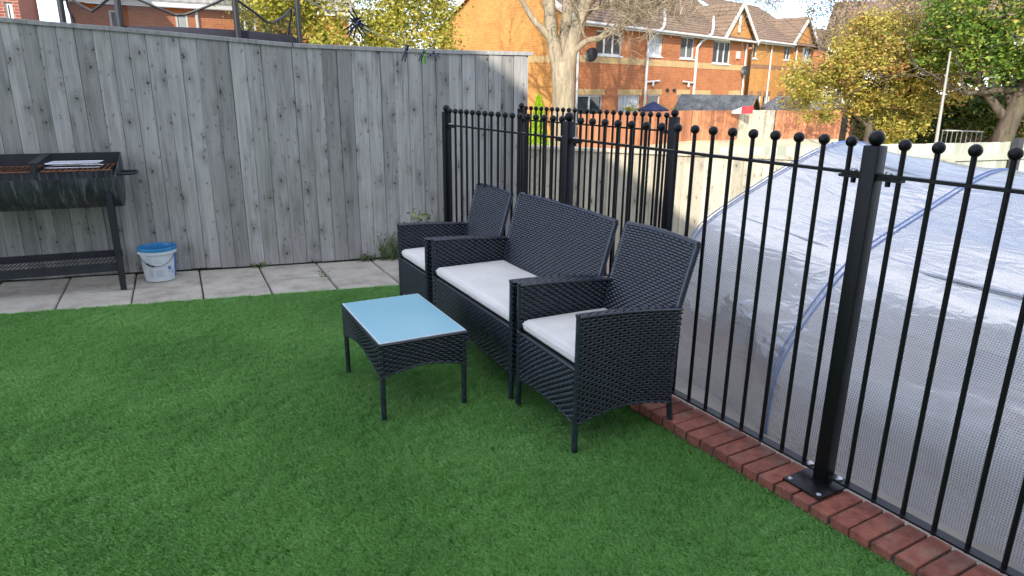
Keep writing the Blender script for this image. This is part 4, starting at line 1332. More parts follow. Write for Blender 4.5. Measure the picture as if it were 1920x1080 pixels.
def window(parent, a, b, c, d, nm=1, y=.05, tr=0, glass='glass_dark', sill=True, door=False):
    w = mkobj('door' if door else 'window', None, parent)
    f = .065
    mb = MB()
    mb.box(a, a + f, y, y + .06, c, d); mb.box(b - f, b, y, y + .06, c, d); mb.box(a + f, b - f, y, y + .06, d - f, d); mb.box(a + f, b - f, y, y + .06, c, c + f)
    for k in range(1, nm + 1):
        xm = a + (b - a) * k / (nm + 1); mb.box(xm - .035, xm + .035, y, y + .055, c + f, d - f)
    if tr: 
        zt = c + (d - c) * tr; mb.box(a + f, b - f, y + .004, y + .05, zt - .025, zt + .025)
    if door: mb.box(a + f, b - f, y + .004, y + .05, c + f, c + (d - c) * .42)
    mb.obj('frame', M['white_paint'], w)
    mb = MB(); mb.add([(a, y + .045, c), (b, y + .045, c), (b, y + .045, d), (a, y + .045, d)], [(0, 1, 2, 3)]); mb.obj('pane', M[glass], w)
    if sill:
        mb = MB(); mb.box(a - .06, b + .06, -.05, y + .02, c - .07, c - .001); mb.obj('sill', M['white_paint'], w)
    return w
# a window is a mesh-less part only through its pieces, so give it its own reveal backing
_old_window = window
def window(parent, a, b, c, d, **k):
    w = _old_window(parent, a, b, c, d, **k)
    return w

def courses(mb, p0, p1, up, n, th=.035):
    """stepped tile courses on a roof slope: eave p0->p1, slope vector up"""
    p0, p1, up = Vector(p0), Vector(p1), Vector(up)
    nrm = (p1 - p0).cross(up).normalized()
    if nrm.z < 0: nrm = -nrm
    for k in range(n):
        a, b = p0 + up * (k / n), p1 + up * (k / n); c, d = p0 + up * ((k + 1.02) / n), p1 + up * ((k + 1.02) / n)
        l = nrm * th; h = nrm * .006
        mb.add([a + l, b + l, d + h, c + h, a, b], [(0, 1, 2, 3), (4, 5, 1, 0)])
    return mb

def pipe(parent, x, z0, z1, y=-.07, r_=.055, name='downpipe'):
    mb = MB(); mb.tube([(x, y, z0), (x, y, z1)], r_, 8); return mb.obj(name, M['pipe'], parent, 50)

GH = -.95
# --- block A
hA = thing('terraced_house', 'orange brick terrace with buff band, white downpipes and gable, behind the bare tree', 'house', (16.3, 26.7, 0), R(19))
EA = 4.40
LA = 16.0; DA = 9.23
upw = [(1.40, 3.34, 3.06, 4.10, 2), (5.50, 6.77, 3.16, 4.22, 1), (8.47, 9.83, 3.16, 4.22, 1), (11.85, 13.85, 3.02, 4.22, 2)]
lwr = [(.22, 2.05, .1, 1.30, 1), (3.29, 5.07, .1, 1.30, 2), (10.25, 11.89, .1, 1.30, 2), (14.2, 15.4, .1, 1.30, 1)]
drs = [(5.80, 6.87, GH + .05, 1.32, 0), (8.56, 9.6, GH + .05, 1.32, 0)]
ops = [o[:4] for o in upw + lwr + drs]
wall_open(0, LA, GH, EA, ops).obj('front_wall', M['brick_a'], hA)
mb = MB(); rz_ = EA + DA / 2 * .62
mb.add([(0, 0, GH), (0, DA, GH), (0, DA, EA), (0, DA / 2, rz_), (0, 0, EA)], [(0, 4, 3, 2, 1)])
mb.obj('gable_wall', M['brick_b'], hA)
mb = MB(); mb.add([(LA, 0, GH), (LA, DA, GH), (LA, DA, EA), (LA, DA / 2, rz_), (LA, 0, EA)], [(0, 1, 2, 3, 4)]); mb.add([(0, DA, GH), (LA, DA, GH), (LA, DA, EA), (0, DA, EA)], [(1, 0, 3, 2)])
mb.obj('rear_wall', M['brick_a'], hA)
mb = MB(); mb.box(.001, LA, -.012, -.001, 2.70, 3.00); mb.obj('buff_band', M['brick_buff'], hA)
mb = MB(); mb.box(-.012, -.001, .0, DA, 2.70, 3.00); mb.obj('buff_band', M['brick_buff'], hA)
for (a, b, c, d, n_) in lwr + drs:
    mb = MB(); mb.box(a - .12, b + .12, -.014, -.001, d + .002, d + .26); mb.obj('lintel', M['brick_buff'], hA)
for i, (a, b, c, d, n_) in enumerate(upw): window(hA, a, b, c, d, nm=n_, tr=.55 if i == 1 else 0, glass=('curtain' if i in (1,) else 'glass_dark'))
for i, (a, b, c, d, n_) in enumerate(lwr): window(hA, a, b, c, d, nm=n_, tr=.35 if i == 2 else 0, glass='curtain' if i == 1 else 'glass_dark')
for (a, b, c, d, n_) in drs: window(hA, a, b, c, d, nm=0, sill=False, door=True)
# roof
rf = MB(); courses(rf, (-.25, -.38, EA - .10), (LA + .1, -.38, EA - .10), (0, DA / 2 + .38, (DA / 2 + .38) * .62), 20)
courses(rf, (-.25, DA + .38, EA - .10), (LA + .1, DA + .38, EA - .10), (0, -(DA / 2 + .38), (DA / 2 + .38) * .62), 20)
roofA = rf.obj('roof', M['tile'], hA)
mb = MB(); mb.tube([(-.25, DA / 2, rz_ + .12), (LA + .1, DA / 2, rz_ + .12)], .11, 8); mb.obj('ridge_tiles', M['tile'], roofA, 50)
mb = MB(); mb.box(-.2, 13.0, -.36, -.33, EA - .22, EA - .06); mb.box(-.2, 13.0, -.33, -.001, EA - .14, EA - .12); mb.obj('fascia', M['fascia'], hA)
mb = MB(); mb.tube([(-.2, -.43, EA - .10), (LA, -.43, EA - .10)], .06, 8); mb.obj('gutter', M['white_paint'], hA, 50)
for sgn, y0, in ((1, -.38), (-1, DA + .38)):
    mb = MB(); mb.beam((-.22, y0, EA - .16), (-.22, DA / 2, rz_ + .02), .06, .24); mb.obj('bargeboard', M['fascia'], hA)
for xp, zt, xb in ((5.40, 4.25, 6.05), (10.02, 4.1, 10.75)):
    mb = MB(); mb.tube([(xp, -.07, GH), (xp, -.07, 3.75), (xp + .2, -.16, 4.05), (xb - .1, -.52, EA + .05), (xb, -.50, EA + .30), (xb, -.46, EA + .95)], .075, 8); mb.obj('soil_pipe', M['pipe'], hA, 50)
    mb = MB(); mb.tube([(xp, -.08, 1.92), (xp + 1.15 * (1 if xp < 8 else -1), -.08, 2.0)], .05, 8); mb.tube([(xp + .62 * (1 if xp < 8 else -1), -.09, 1.95), (xp + .62 * (1 if xp < 8 else -1), -.09, 1.72)], .06, 8); mb.obj('waste_pipe', M['pipe'], hA, 50)
pipe(hA, .06, GH, 4.2); pipe(hA, 15.6, GH, 4.2)
for xs_ in (7.45, 8.1):
    mb = MB(); mb.tube([(xs_, -.10, 1.55), (xs_, .02, 1.55)], .09, 10); mb.obj('flue', M['dark_plastic'], hA, 50)
def dish(parent, x, z, s_=1.0, az=0):
    mb = MB()
    prof = [(r_, .20 * (r_ / .33) ** 2 * .33) for r_ in (.001, .08, .16, .24, .33)]
    o = mkobj('satellite_dish', None, parent, (x, -.32, z), (R(80), 0, az), (s_, s_, s_))
    mb.lathe(prof, 18); d_ = mb.obj('bowl', M['dish'], o, 50)
    mb = MB(); mb.tube([(0, 0, .01), (0, -.22, -.25)], .025, 6); mb.tube([(0, -.3, .05), (0, -.12, .36)], .02, 6); mb.obj('arm', M['dish'], o, 50)
dish(hA, .72, 3.0, .95, R(-78)); dish(hA, 15.3, 2.7, .8, R(-78))
mb = MB(); mb.box(14.55, 14.85, -.10, -.001, 3.35, 3.75); mb.obj('alarm_box', M['white_paint'], hA)
# front gable at the right end of A
def front_gable(parent, x0, xa, x1, ze, za, brick, depth=4.2, vent=None):
    mb = MB(); mb.add([(x0, -.02, ze), (x1, -.02, ze), (xa, -.02, za)], [(0, 1, 2)]); gw = mb.obj('front_gable', M[brick], parent)
    g2 = MB()
    for (xe, sg) in ((x0 - .18, -1), (x1 + .18, 1)):
        zz = ze - .12
        a0 = Vector((xe, -.30, zz)); a1 = Vector((xe, depth, zz)); up = Vector((xa - xe, 0, za + .10 - zz))
        courses(g2, a0, a1, up, 9)
    g2.obj('roof', M['tile'], parent)
    mb = MB()
    for xe in (x0 - .18, x1 + .18):
        mb.beam((xe, -.31, ze - .18), (xa, -.31, za + .02), .05, .22)
    mb.obj('bargeboard', M['fascia'], parent)
    if vent:
        mb = MB(); mb.tube([(vent, -.09, ze + .35), (vent, -.09, ze + 1.25)], .085, 8); mb.obj('vent_pipe', M['pipe'], gw, 50)
front_gable(hA, 12.65, 14.35, 16.45, EA + .02, 6.25, 'brick_b', vent=14.45)
# --- block B
hB = thing('terraced_house', 'bright orange brick terrace with a narrow dark band, at the far end of the row', 'house', (16.3 + .9455 * 16.62, 26.7 + .3256 * 16.62, 0), R(19))
LB = 9.0
upB = [(.05, .55, 3.45, 4.4, 0), (4.35, 5.35, 3.5, 4.42, 1), (7.2, 8.6, 3.45, 4.42, 1)]
lwB = [(.0, .5, .2, 1.30, 0), (1.15, 1.75, .2, 1.30, 0), (2.0, 3.0, .2, 1.30, 1), (4.1, 4.9, .2, 1.30, 1), (5.3, 5.8, .2, 1.30, 0), (6.3, 7.6, .2, 1.30, 1)]
wall_open(-.1, LB, GH, 4.5, [o[:4] for o in upB + lwB]).obj('front_wall', M['brick_b'], hB)
mb = MB(); mb.add([(LB, 0, GH), (LB, 9, GH), (LB, 9, 4.5), (LB, 0, 4.5)], [(0, 1, 2, 3)]); mb.add([(-.1, 9, GH), (LB, 9, GH), (LB, 9, 4.5), (-.1, 9, 4.5)], [(1, 0, 3, 2)]); mb.obj('side_wall', M['brick_b'], hB)
mb = MB(); mb.box(-.09, LB - .01, -.012, -.001, 2.88, 3.12); mb.obj('dark_band', M['brick_dark'], hB)
for (a, b, c, d, n_) in lwB:
    mb = MB(); mb.box(a - .02, b + .02, -.014, -.001, d + .002, d + .24); mb.obj('lintel', M['brick_dark'], hB)
for (a, b, c, d, n_) in upB + lwB: window(hB, a, b, c, d, nm=n_)
rf = MB(); courses(rf, (-.1, -.38, 4.42), (LB + .2, -.38, 4.42), (0, 4.9, 3.0), 18); rf.obj('roof', M['tile'], hB)
mb = MB(); mb.tube([(-.1, -.43, 4.42), (5.0, -.43, 4.42)], .06, 8); mb.obj('gutter', M['white_paint'], hB, 50)
mb = MB(); mb.box(-.1, 5.0, -.36, -.33, 4.28, 4.44); mb.obj('fascia', M['fascia'], hB)
pipe(hB, 2.35, GH, 4.3); pipe(hB, 6.1, GH, 4.6)
front_gable(hB, 5.0, 7.05, 9.05, 4.5, 6.2, 'brick_b', vent=None)
# --- roof of a further house
hC = thing('house', 'brown tiled roof of a further house above the golden tree', 'house', (44, 40, 0), R(12))
rf = MB(); courses(rf, (0, 0, 5.0), (16, 0, 5.0), (0, 4.5, 2.1), 14); rf.obj('roof', M['tile'], hC)
mb = MB(); mb.box(.3, 15.7, .3, 8, GH, 5.05); mb.obj('wall', M['brick_a'], hC)

# --- house behind the trampoline
hL = thing('house', 'orange brick house with deep white eaves behind the trampoline', 'house', (-2.55, 28.8, 0), 0)
wl_ = [(1.16, 1.56, 3.50, 4.02), (3.24, 3.64, 3.50, 4.02), (5.20, 5.96, 3.46, 4.00)]
wall_open(0, 9.5, GH, 4.22, wl_).obj('front_wall', M['brick_a'], hL)
mb = MB(); mb.add([(0, 0, GH), (0, 8, GH), (0, 8, 4.22), (0, 4, 6.9), (0, 0, 4.22)], [(0, 4, 3, 2, 1)]); mb.add([(9.5, 0, GH), (9.5, 8, GH), (9.5, 8, 4.22), (9.5, 4, 6.9), (9.5, 0, 4.22)], [(0, 1, 2, 3, 4)]); mb.obj('side_wall', M['brick_b'], hL)
for i, (a, b, c, d) in enumerate(wl_): window(hL, a, b, c - .6, d, nm=0 if i < 2 else 1, glass='curtain' if i == 1 else 'glass_dark', y=-.02, sill=False)
mb = MB(); mb.box(-.2, 9.7, -.42, -.39, 4.20, 4.36); mb.box(-.2, 9.7, -.39, -.001, 4.225, 4.245); mb.obj('fascia', M['fascia'], hL)
rf = MB(); courses(rf, (-.25, -.46, 4.36), (9.75, -.46, 4.36), (0, 4.46, 2.6), 14); rf.obj('roof', M['tile_pale'], hL)
pipe(hL, 3.95, GH, 4.2, r_=.06)
# --- dark red house at the far left edge
hR = thing('house', 'dark red brick house at the left edge above the fence', 'house', (-3.02, 22, 0), R(4))
wR = [(-4.3, -3.4, 2.9, 4.1), (-.30, -.14, 2.7, 3.5)]
wall_open(-6, 0, GH, 5.2, wR).obj('front_wall', M['brick_c'], hR)
mb = MB(); mb.add([(0, 0, GH), (0, 8, GH), (0, 8, 5.2), (0, 4, 7.6), (0, 0, 5.2)], [(0, 1, 2, 3, 4)]); mb.obj('side_wall', M['brick_c'], hR)
for a, b, c, d in wR: window(hR, a, b, c, d, nm=0)
rf = MB(); courses(rf, (-6.2, -.35, 5.1), (.25, -.35, 5.1), (0, 4.4, 2.6), 14); rf.obj('roof', M['tile'], hR)
mb = MB(); mb.tube([(-.72, -.08, GH), (-.72, -.08, 5.0)], .06, 8); mb.obj('downpipe', M['dark_plastic'], hR, 50)
# --- white house far right
hW = thing('house', 'white rendered house beyond the green maple tree', 'house', (36.0, 27.5, 0), R(-55))
wW = [(2.0, 3.4, 1.2, 2.4), (6.0, 7.4, 1.2, 2.4)]
wall_open(-2, 16, -.9, 4.6, wW).obj('front_wall', M['render'], hW)
for a, b, c, d in wW: window(hW, a, b, c, d, nm=1)
rf = MB(); courses(rf, (-2.3, -.4, 4.5), (16.3, -.4, 4.5), (0, 4.4, 2.4), 12); rf.obj('roof', M['tile'], hW)
mb = MB(); mb.add([(16, 0, -.9), (16, 8, -.9), (16, 8, 4.6), (16, 0, 4.6)], [(0, 1, 2, 3)]); mb.add([(-2, 0, -.9), (-2, 8, -.9), (-2, 8, 4.6), (-2, 0, 4.6)], [(3, 2, 1, 0)]); mb.obj('side_wall', M['render'], hW)

# --- own house behind the viewpoint: its gable and roof throw the shade over the patio
hO = thing('house', 'house standing unseen behind the viewpoint, rendered pale to bounce light, its gable shading the patio', 'house', (0, -3, 0), 0)
ow = [(-3.2, -1.2, -.1, 2.1), (1.0, 2.6, .9, 2.1), (-3.0, -1.4, 3.3, 4.5), (1.0, 2.4, 3.3, 4.5), (-8.2, -6.6, .9, 2.1), (-8.2, -6.6, 3.3, 4.5)]
mbw = wall_open(-11.5, 7.0, -.96, 5.5, ow, 0.0, -.10)
mbw.obj('front_wall', M['render'], hO)  # unseen wall, given pale render to bounce fill light onto the patio
for a, b, c, d in ow:
    w = mkobj('window', None, hO)
    mb = MB(); mb.box(a, a + .07, -.09, -.05, c, d); mb.box(b - .07, b, -.09, -.05, c, d); mb.box(a + .07, b - .07, -.09, -.05, d - .07, d); mb.box(a + .07, b - .07, -.09, -.05, c, c + .07); mb.obj('frame', M['white_paint'], w)
    mb = MB(); mb.add([(a, -.08, c), (b, -.08, c), (b, -.08, d), (a, -.08, d)], [(3, 2, 1, 0)]); mb.obj('pane', M['glass_dark'], w)
mb = MB(); mb.add([(7, 0, -.96), (7, -8, -.96), (7, -8, 5.5), (7, -4, 8.3), (7, 0, 5.5)], [(0, 1, 2, 3, 4)]); mb.add([(-11.5, 0, -.96), (-11.5, -8, -.96), (-11.5, -8, 5.5), (-11.5, -4, 8.3), (-11.5, 0, 5.5)], [(4, 3, 2, 1, 0)])
mb.add([(-11.5, -8, -.96), (7, -8, -.96), (7, -8, 5.5), (-11.5, -8, 5.5)], [(0, 1, 2, 3)]); mb.obj('side_wall', M['brick_a'], hO)
rf = MB(); courses(rf, (-11.7, .01, 5.49), (7.2, .01, 5.49), (0, -4.01, 2.85), 14); courses(rf, (-11.7, -8.3, 5.3), (7.2, -8.3, 5.3), (0, 4.3, 3.04), 14); rf.obj('roof', M['tile'], hO)
# cross gable; verge passes (-4.41, 7.97) and (-1.675, 5.96) in the wall plane
SL = (7.97 - 5.96) / (-4.41 + 1.675)
zv = lambda x: 7.97 + SL * (x + 4.41)
XR = -7.25; XE = -4.41 + (5.5 - 7.97) / SL; XL = 2 * XR - XE
mb = MB(); mb.add([(XL, .003, 5.5), (XE, .003, 5.5), (XR, .003, zv(XR) - .05)], [(2, 1, 0)]); mb.obj('cross_gable', M['render'], hO)
rf = MB(); courses(rf, (XE, .06, 5.47), (XE, -5, 5.47), (XR - XE, 0, zv(XR) - 5.5), 12); courses(rf, (XL, .06, 5.47), (XL, -5, 5.47), (XR - XL, 0, zv(XR) - 5.5), 12); rf.obj('gable_roof', M['tile'], hO)

# ================================================================== FAR FENCES AND GARDEN THINGS
bf0, bf1 = Vector((11.6, 18.65, 0)), Vector((27.0, 22.0, 0))
# panelled fence in front of the terrace
pan = [((11.2, 17.9), (18.5, 21.4), 'redfence', 'red-brown stained board fence in front of the terrace'),
       ((18.55, 21.42), (22.3, 22.15), 'redfence', 'second red-brown fence panel'),
       ((22.35, 22.16), (24.1, 22.4), 'pale', 'pale unstained fence panel'),
       ((24.15, 22.4), (33.5, 20.2), 'redfence', 'reddish fence length'),
       ((33.55, 20.2), (38.8, 17.0), 'timber', 'brown fence under the trees')]
LBL = ['red-brown board fence in front of the terrace, partly behind the railing tops', 'red-brown fence length left of the pale panel', 'pale unstained fence panel between two red-brown lengths',
       'long red-brown fence length right of the pale panel, under the golden tree', 'red-brown fence end half hidden by the drooping golden leaves', 'dim brown fence length behind the ivy and maple trunk']
# scaled so that the fence stands about a third nearer than the terrace
fence_pts = [(11.56, 18.63), (18.5, 21.4), (20.75, 21.2), (22.9, 21.3), (25.6, 20.0), (28.6, 18.2), (33.0, 16.4)]
segs = [(0, 1, 'redfence'), (1, 2, 'redfence'), (2, 3, 'pale'), (3, 4, 'redfence'), (4, 5, 'redfence'), (5, 6, 'timber')]
wb = {}
for m_ in ('redfence', 'pale', 'timber'):
    b_ = MB(); b_.box(0, .140, -.011, .011, 0, 1); wb[m_] = b_.mesh('board', M[m_])
for (i0, i1, m_), lb in zip(segs, LBL):
    a, b = Vector((*fence_pts[i0], 0)), Vector((*fence_pts[i1], 0))
    L = (b - a).length; t_ = thing('board_fence', lb, 'fence', a, math.atan2(b.y - a.y, b.x - a.x))
    k = 0.0
    while k < L - .1:
        hh = 1.74 + rnd.uniform(-.012, .012) + (.05 if m_ == 'timber' else 0)
        mkobj('board', wb[m_], t_, (k, rnd.uniform(-.006, .006), -.94), (0, rnd.uniform(-.004, .004), 0), (1, 1, hh)); k += .148
    for zr in (-.4, .4):
        mb = MB(); mb.box(0, L, .012, .06, zr, zr + .1); mb.obj('rail', M['timber'], t_)

# shed
sh = thing('garden_shed', 'garden shed with a grey felt roof behind the pale fence panel', 'shed', (20.6, 24.9, 0), R(-60))
mb = MB(); mb.prism([(0, GH), (3.0, GH), (3.0, .55), (0, .55)], 0, 1.9); mb.obj('wall', M['timber'], sh)
mb = MB(); mb.add([(-.2, -.25, .50), (3.2, -.25, .50), (3.2, .95, 1.38), (-.2, .95, 1.38), (3.2, 2.15, .5), (-.2, 2.15, .5)], [(0, 1, 2, 3), (3, 2, 4, 5)])
mb.add([(-.2, -.25, .46), (3.2, -.25, .46), (3.2, .95, 1.34), (-.2, .95, 1.34), (3.2, 2.15, .46), (-.2, 2.15, .46)], [(3, 2, 1, 0), (5, 4, 2, 3)]); mb.obj('roof', M['felt'], sh)
mb = MB(); mb.add([(3.0, 0, .54), (3.0, 1.9, .54), (3.0, .95, 1.3)], [(0, 1, 2)]); mb.beam((3.22, -.25, .45), (3.22, .95, 1.35), .03, .10); mb.beam((3.22, 2.15, .45), (3.22, .95, 1.35), .03, .10); mb.obj('gable_end', M['timber'], sh)
# red and white cloth, thin stake
cl_ = thing('cloth', 'red and white cloth draped over the fence in front of the shed', 'cloth', (20.5, 20.8, .76), R(-40))
cl_.scale = (.72, .72, .72)
mb = MB(); n = 8
for (x0, x1, mt, nm) in ((-.05, .55, 'red', 'red_part'), (-.55, -.05, 'render', 'white_part')):
    mb = MB(); xs = np.linspace(x0, x1, n + 1)
    top = [(x, .03 * math.sin(9 * x), .22 + .10 * (x + .5) if nm == 'red_part' else .02 + .22 * (x + .55) / .5) for x in xs]; bot = [(x, .03 * math.sin(9 * x + 1) - .02, -.10) for x in xs]
    back = [(x, .10 + .03 * math.sin(9 * x), z) for x, y, z in top]
    mb.add(top + bot + back, [(i, n + 1 + i, n + 2 + i, i + 1) for i in range(n)] + [(i, i + 1, 2 * n + 3 + i, 2 * n + 2 + i) for i in range(n)]); mb.obj(nm, M[mt], cl_)
# dark blue parasol
ps = thing('parasol', 'dark blue parasol top showing over the red-brown fence', 'parasol', (18.9, 24.4, -.55))
ps.scale = (.66, .66, .8)
mb = MB(); n = 8
mb.v = [(0, 0, 2.05)] + [(1.0 * math.cos(2 * math.pi * k / n), 1.0 * math.sin(2 * math.pi * k / n), 1.62) for k in range(n)] + [(1.0 * math.cos(2 * math.pi * k / n), 1.0 * math.sin(2 * math.pi * k / n), 1.52) for k in range(n)]
mb.f = [(0, 1 + k, 1 + (k + 1) % n) for k in range(n)] + [(1 + k, 1 + n + k, 1 + n + (k + 1) % n, 1 + (k + 1) % n) for k in range(n)]; mb.obj('canopy', M['blue_cloth'], ps)
mb = MB(); mb.tube([(0, 0, 0), (0, 0, 2.05)], .025, 8); mb.obj('pole', M['steel'], ps, 50)
# tarpaulin-covered frame right of the shed
tp_ = thing('covered_store', 'grey tarpaulin-covered garden store right of the shed', 'store', (23.6, 22.6, -.94), R(-40))
mb = MB(); mb.prism([(0, 0), (3.4, 0), (3.4, 1.75), (2.9, 2.25), (.6, 2.25), (0, 1.8)], 0, 1.8); mb.obj('cover', M['tarp'], tp_)
mb = MB()
for x_ in (.3, 1.2, 2.2, 3.1): mb.beam((x_, -.03, 0), (x_, -.03, 1.8), .06, .05)
mb.obj('frame', M['timber'], tp_)
# thin leaning pole and low metal guard rail
mb = MB(); mb.tube([(14.40, 9.02, -.96), (14.41, 9.03, .6), (14.39, 9.06, 2.36)], [.045, .035, .018], 8); tag(mb.obj('thin_pole', simple('grey_pole', (.38, .36, .33), .5, .3), None, 50), 'thin grey pole standing between the golden tree and the maple', 'pole')
gr = thing('guard_rail', 'low grey metal guard rail left of the maple trunk', 'guard rail', (17.0, 10.55, -.96), math.atan2(-1.6, .9))
mb = MB(); mb.box(0, .85, -.015, .015, 1.62, 1.65); mb.obj('rail', simple('galvanised', (.40, .41, .40), .5, .4), gr)
mb = MB(); mb.box(0, .85, -.015, .015, 1.0, 1.03); mb.obj('rail', bpy.data.materials['galvanised'], gr)
bar_g = MB().tube([(0, 0, 0), (0, 0, 1.62)], .011, 6).mesh('bar', simple('grey_bar', (.22, .22, .22), .5, .4), 50)
for k in range(9): mkobj('bar', bar_g, gr, (+.015 + k * .10, 0, 0))

# ================================================================== TRAMPOLINE
tr_ = thing('trampoline', 'black netted trampoline rising above the grey fence', 'trampoline', (.36, 9.75, 1.15))
TR = 1.25
def ring(z, r_, n=28): return [(r_ * math.cos(2 * math.pi * k / n), r_ * math.sin(2 * math.pi * k / n), z) for k in range(n + 1)]
mb = MB().lathe([(TR - .28, .985), (TR + .02, .995), (TR + .03, .98), (TR + .03, .90), (TR - .02, .895)], 36); mb.obj('pad', simple('trampoline_pad', (.016, .016, .026), .85, 0, .2, 6), tr_, 40)
mb = MB().lathe([(.001, .98), (TR - .27, .98)], 30); mb.obj('mat', M['dark_plastic'], tr_)
angs = [R(a) for a in (-162, -121, -70, -18)]
tops = [1.60, 1.40, 1.42, 1.60]
for a, zt in zip(angs, tops):
    mb = MB(); mb.tube([(TR * 1.06 * math.cos(a), TR * 1.06 * math.sin(a), 0), (TR * 1.06 * math.cos(a), TR * 1.06 * math.sin(a), zt)], .034, 10); p_ = mb.obj('pole', M['dark_plastic'], tr_, 50)
    mb = MB(); mb.tube([(TR * 1.06 * math.cos(a), TR * 1.06 * math.sin(a), zt - .06), (TR * 1.06 * math.cos(a), TR * 1.06 * math.sin(a), zt + .03)], .03, 10); mb.obj('pole_cap', M['bucket_print'], p_, 50)
NA = 72
V, Fq, edge = [], [], []
for k in range(NA + 1):
    a = angs[0] + 2 * math.pi * k / NA
    # droop of the net top between poles
    best = min(range(len(angs)), key=lambda i: abs((a - angs[i] + math.pi) % (2 * math.pi) - math.pi)); da = abs((a - angs[best] + math.pi) % (2 * math.pi) - math.pi)
    zt = (1.36 - .26 * min(1, da / R(26)) ** .8) if math.sin(a) < .05 else .97
    rr = TR * (1.0 - .05 * min(1, da / R(26)))
    for z in (.96, zt): V.append((rr * math.cos(a), rr * math.sin(a), z))
    edge.append((rr * math.cos(a), rr * math.sin(a), zt))
Fq = [(2 * k, 2 * k + 2, 2 * k + 3, 2 * k + 1) for k in range(NA)]
mkobj('net', raw_mesh('net', np.array(V), np.array(Fq), M['net'], None, True), tr_)
mb = MB(); mb.tube(edge, .014, 6); mb.obj('net_edge', M['dark_plastic'], tr_, 50)

# ================================================================== TREES
def leaf_cloud(center, radii, n, size, seed, clumps=60, shell=.55, clump_r=.22, flat=.0, tint_mu=.5, tint_sd=.24, keepf=None):
    g = np.random.default_rng(seed)
    d = g.normal(size=(clumps, 3)); d /= np.linalg.norm(d, axis=1)[:, None]
    rr = shell + (1 - shell) * g.uniform(0, 1, clumps) ** .6
    cc = d * rr[:, None]
    ci = g.integers(0, clumps, n)
    cr = clump_r * g.uniform(.6, 1.4, clumps)
    p = cc[ci] + g.normal(size=(n, 3)) * cr[ci][:, None] * .6
    P = np.array(center) + p * np.array(radii)
    if keepf is not None:
        m_ = keepf(P); P = P[m_]; ci = ci[m_]; n = len(P)
    u = g.normal(size=(n, 3)); u[:, 2] *= .6; u /= np.linalg.norm(u, axis=1)[:, None]
    w = g.normal(size=(n, 3)); v = np.cross(u, w); v /= np.linalg.norm(v, axis=1)[:, None]
    sz = size * g.uniform(.6, 1.35, n)[:, None]
    nn = np.cross(u, v)
    V = np.stack([P - u * sz, P + v * sz * .55 + nn * sz * .12, P + u * sz, P - v * sz * .55 + nn * sz * .12], 1).reshape(-1, 3)
    q = np.arange(n * 4).reshape(n, 4)
    ct = g.normal(0, .14, clumps)
    T = np.clip(g.normal(tint_mu, tint_sd, n) + ct[ci], 0, 1)
    return V, q, T

def limbs(mb, start, direction, length, r0, depth, g, spread=.6, up=.15, nseg=5, kids=(2, 4), minr=.006, taper=.55):
    p = Vector(start); d = Vector(direction).normalized()
    pts, rad = [p.copy()], [r0]
    for i in range(nseg):
        d = (d + Vector((g.normal(0, .12), g.normal(0, .12), g.normal(0, .10) + up * .2))).normalized()
        p = p + d * (length / nseg); pts.append(p.copy()); rad.append(max(minr * .7, r0 * (1 - (1 - taper) * (i + 1) / nseg)))
    mb.tube(pts, rad, 7 if r0 > .05 else 5 if r0 > .015 else 3, r0 > .015)
    if depth <= 0: return
    for k in range(int(g.integers(kids[0], kids[1] + 1))):
        i = int(g.integers(2, len(pts))); a = g.uniform(0, 2 * math.pi)
        base = d.orthogonal().normalized(); side = base * math.cos(a) + d.cross(base) * math.sin(a)
        nd = (d * (1 - spread) + side * spread + Vector((0, 0, up))).normalized()
        limbs(mb, pts[i], nd, length * g.uniform(.55, .8), max(minr, rad[i] * g.uniform(.5, .7)), depth - 1, g, spread, up, nseg, kids, minr, taper)

# --- bare tree before the terrace: measured lower limbs, branching crown above
bt = thing('bare_tree', 'bare pale-barked tree with spreading twigs in front of the brick terrace', 'tree', (11.43, 19.38, -2.47), R(-30.7))
bt.scale = (1.607, 1.607, 1.607)
mb = MB(); g = np.random.default_rng(5); zo = .95
mb.tube([(0, 0, -.1), (0, 0, .2 + .0), (.0, 0, zo + .4), (0, 0, zo + .95), (-.01, 0, zo + 1.5), (-.02, 0, zo + 1.85), (-.02, 0, zo + 2.05)], [.36, .29, .24, .225, .22, .235, .20], 14)
tk = mb.obj('trunk', M['bark'], bt, 60)
def limb_chain(pts, r0, r1, sub, seed, ln=2.2, depth=3, up=.25, r_sub=.05):
    g = np.random.default_rng(seed); mb = MB()
    pts = [Vector((a, y, zo + z)) for a, y, z in pts]
    rad = list(np.linspace(r0, r1, len(pts))); mb.tube(pts, rad, 9)
    for i in sub:
        i0 = min(i, len(pts) - 2); d = (pts[i0 + 1] - pts[i0]).normalized(); a = g.uniform(0, 6.28)
        side = Vector((math.cos(a), math.sin(a), .35))
        limbs(mb, pts[i], d * .5 + side * .6, ln * g.uniform(.6, 1.1), min(r_sub, rad[min(i, len(rad) - 1)] * .6), depth, g, .55, up, 5, (3, 5), .005)
    return mb.obj('limb', M['bark'], bt, 60)
limb_chain([(-.08, 0, 1.75), (-.20, .02, 2.3), (-.27, .05, 2.6), (-.34, .1, 3.2), (-.45, .2, 4.2), (-.5, .2, 5.5), (-.7, .1, 7.0), (-.8, 0, 8.8)], .145, .08, (3, 4, 4, 5, 5, 6, 7), 1)
limb_chain([(-.26, .03, 2.45), (-.45, -.05, 2.66), (-.62, -.1, 2.82), (-.78, -.15, 3.05), (-.92, -.2, 3.3), (-1.3, -.3, 4.2), (-1.7, -.3, 5.4)], .075, .03, (3, 4, 5, 5, 6), 2)
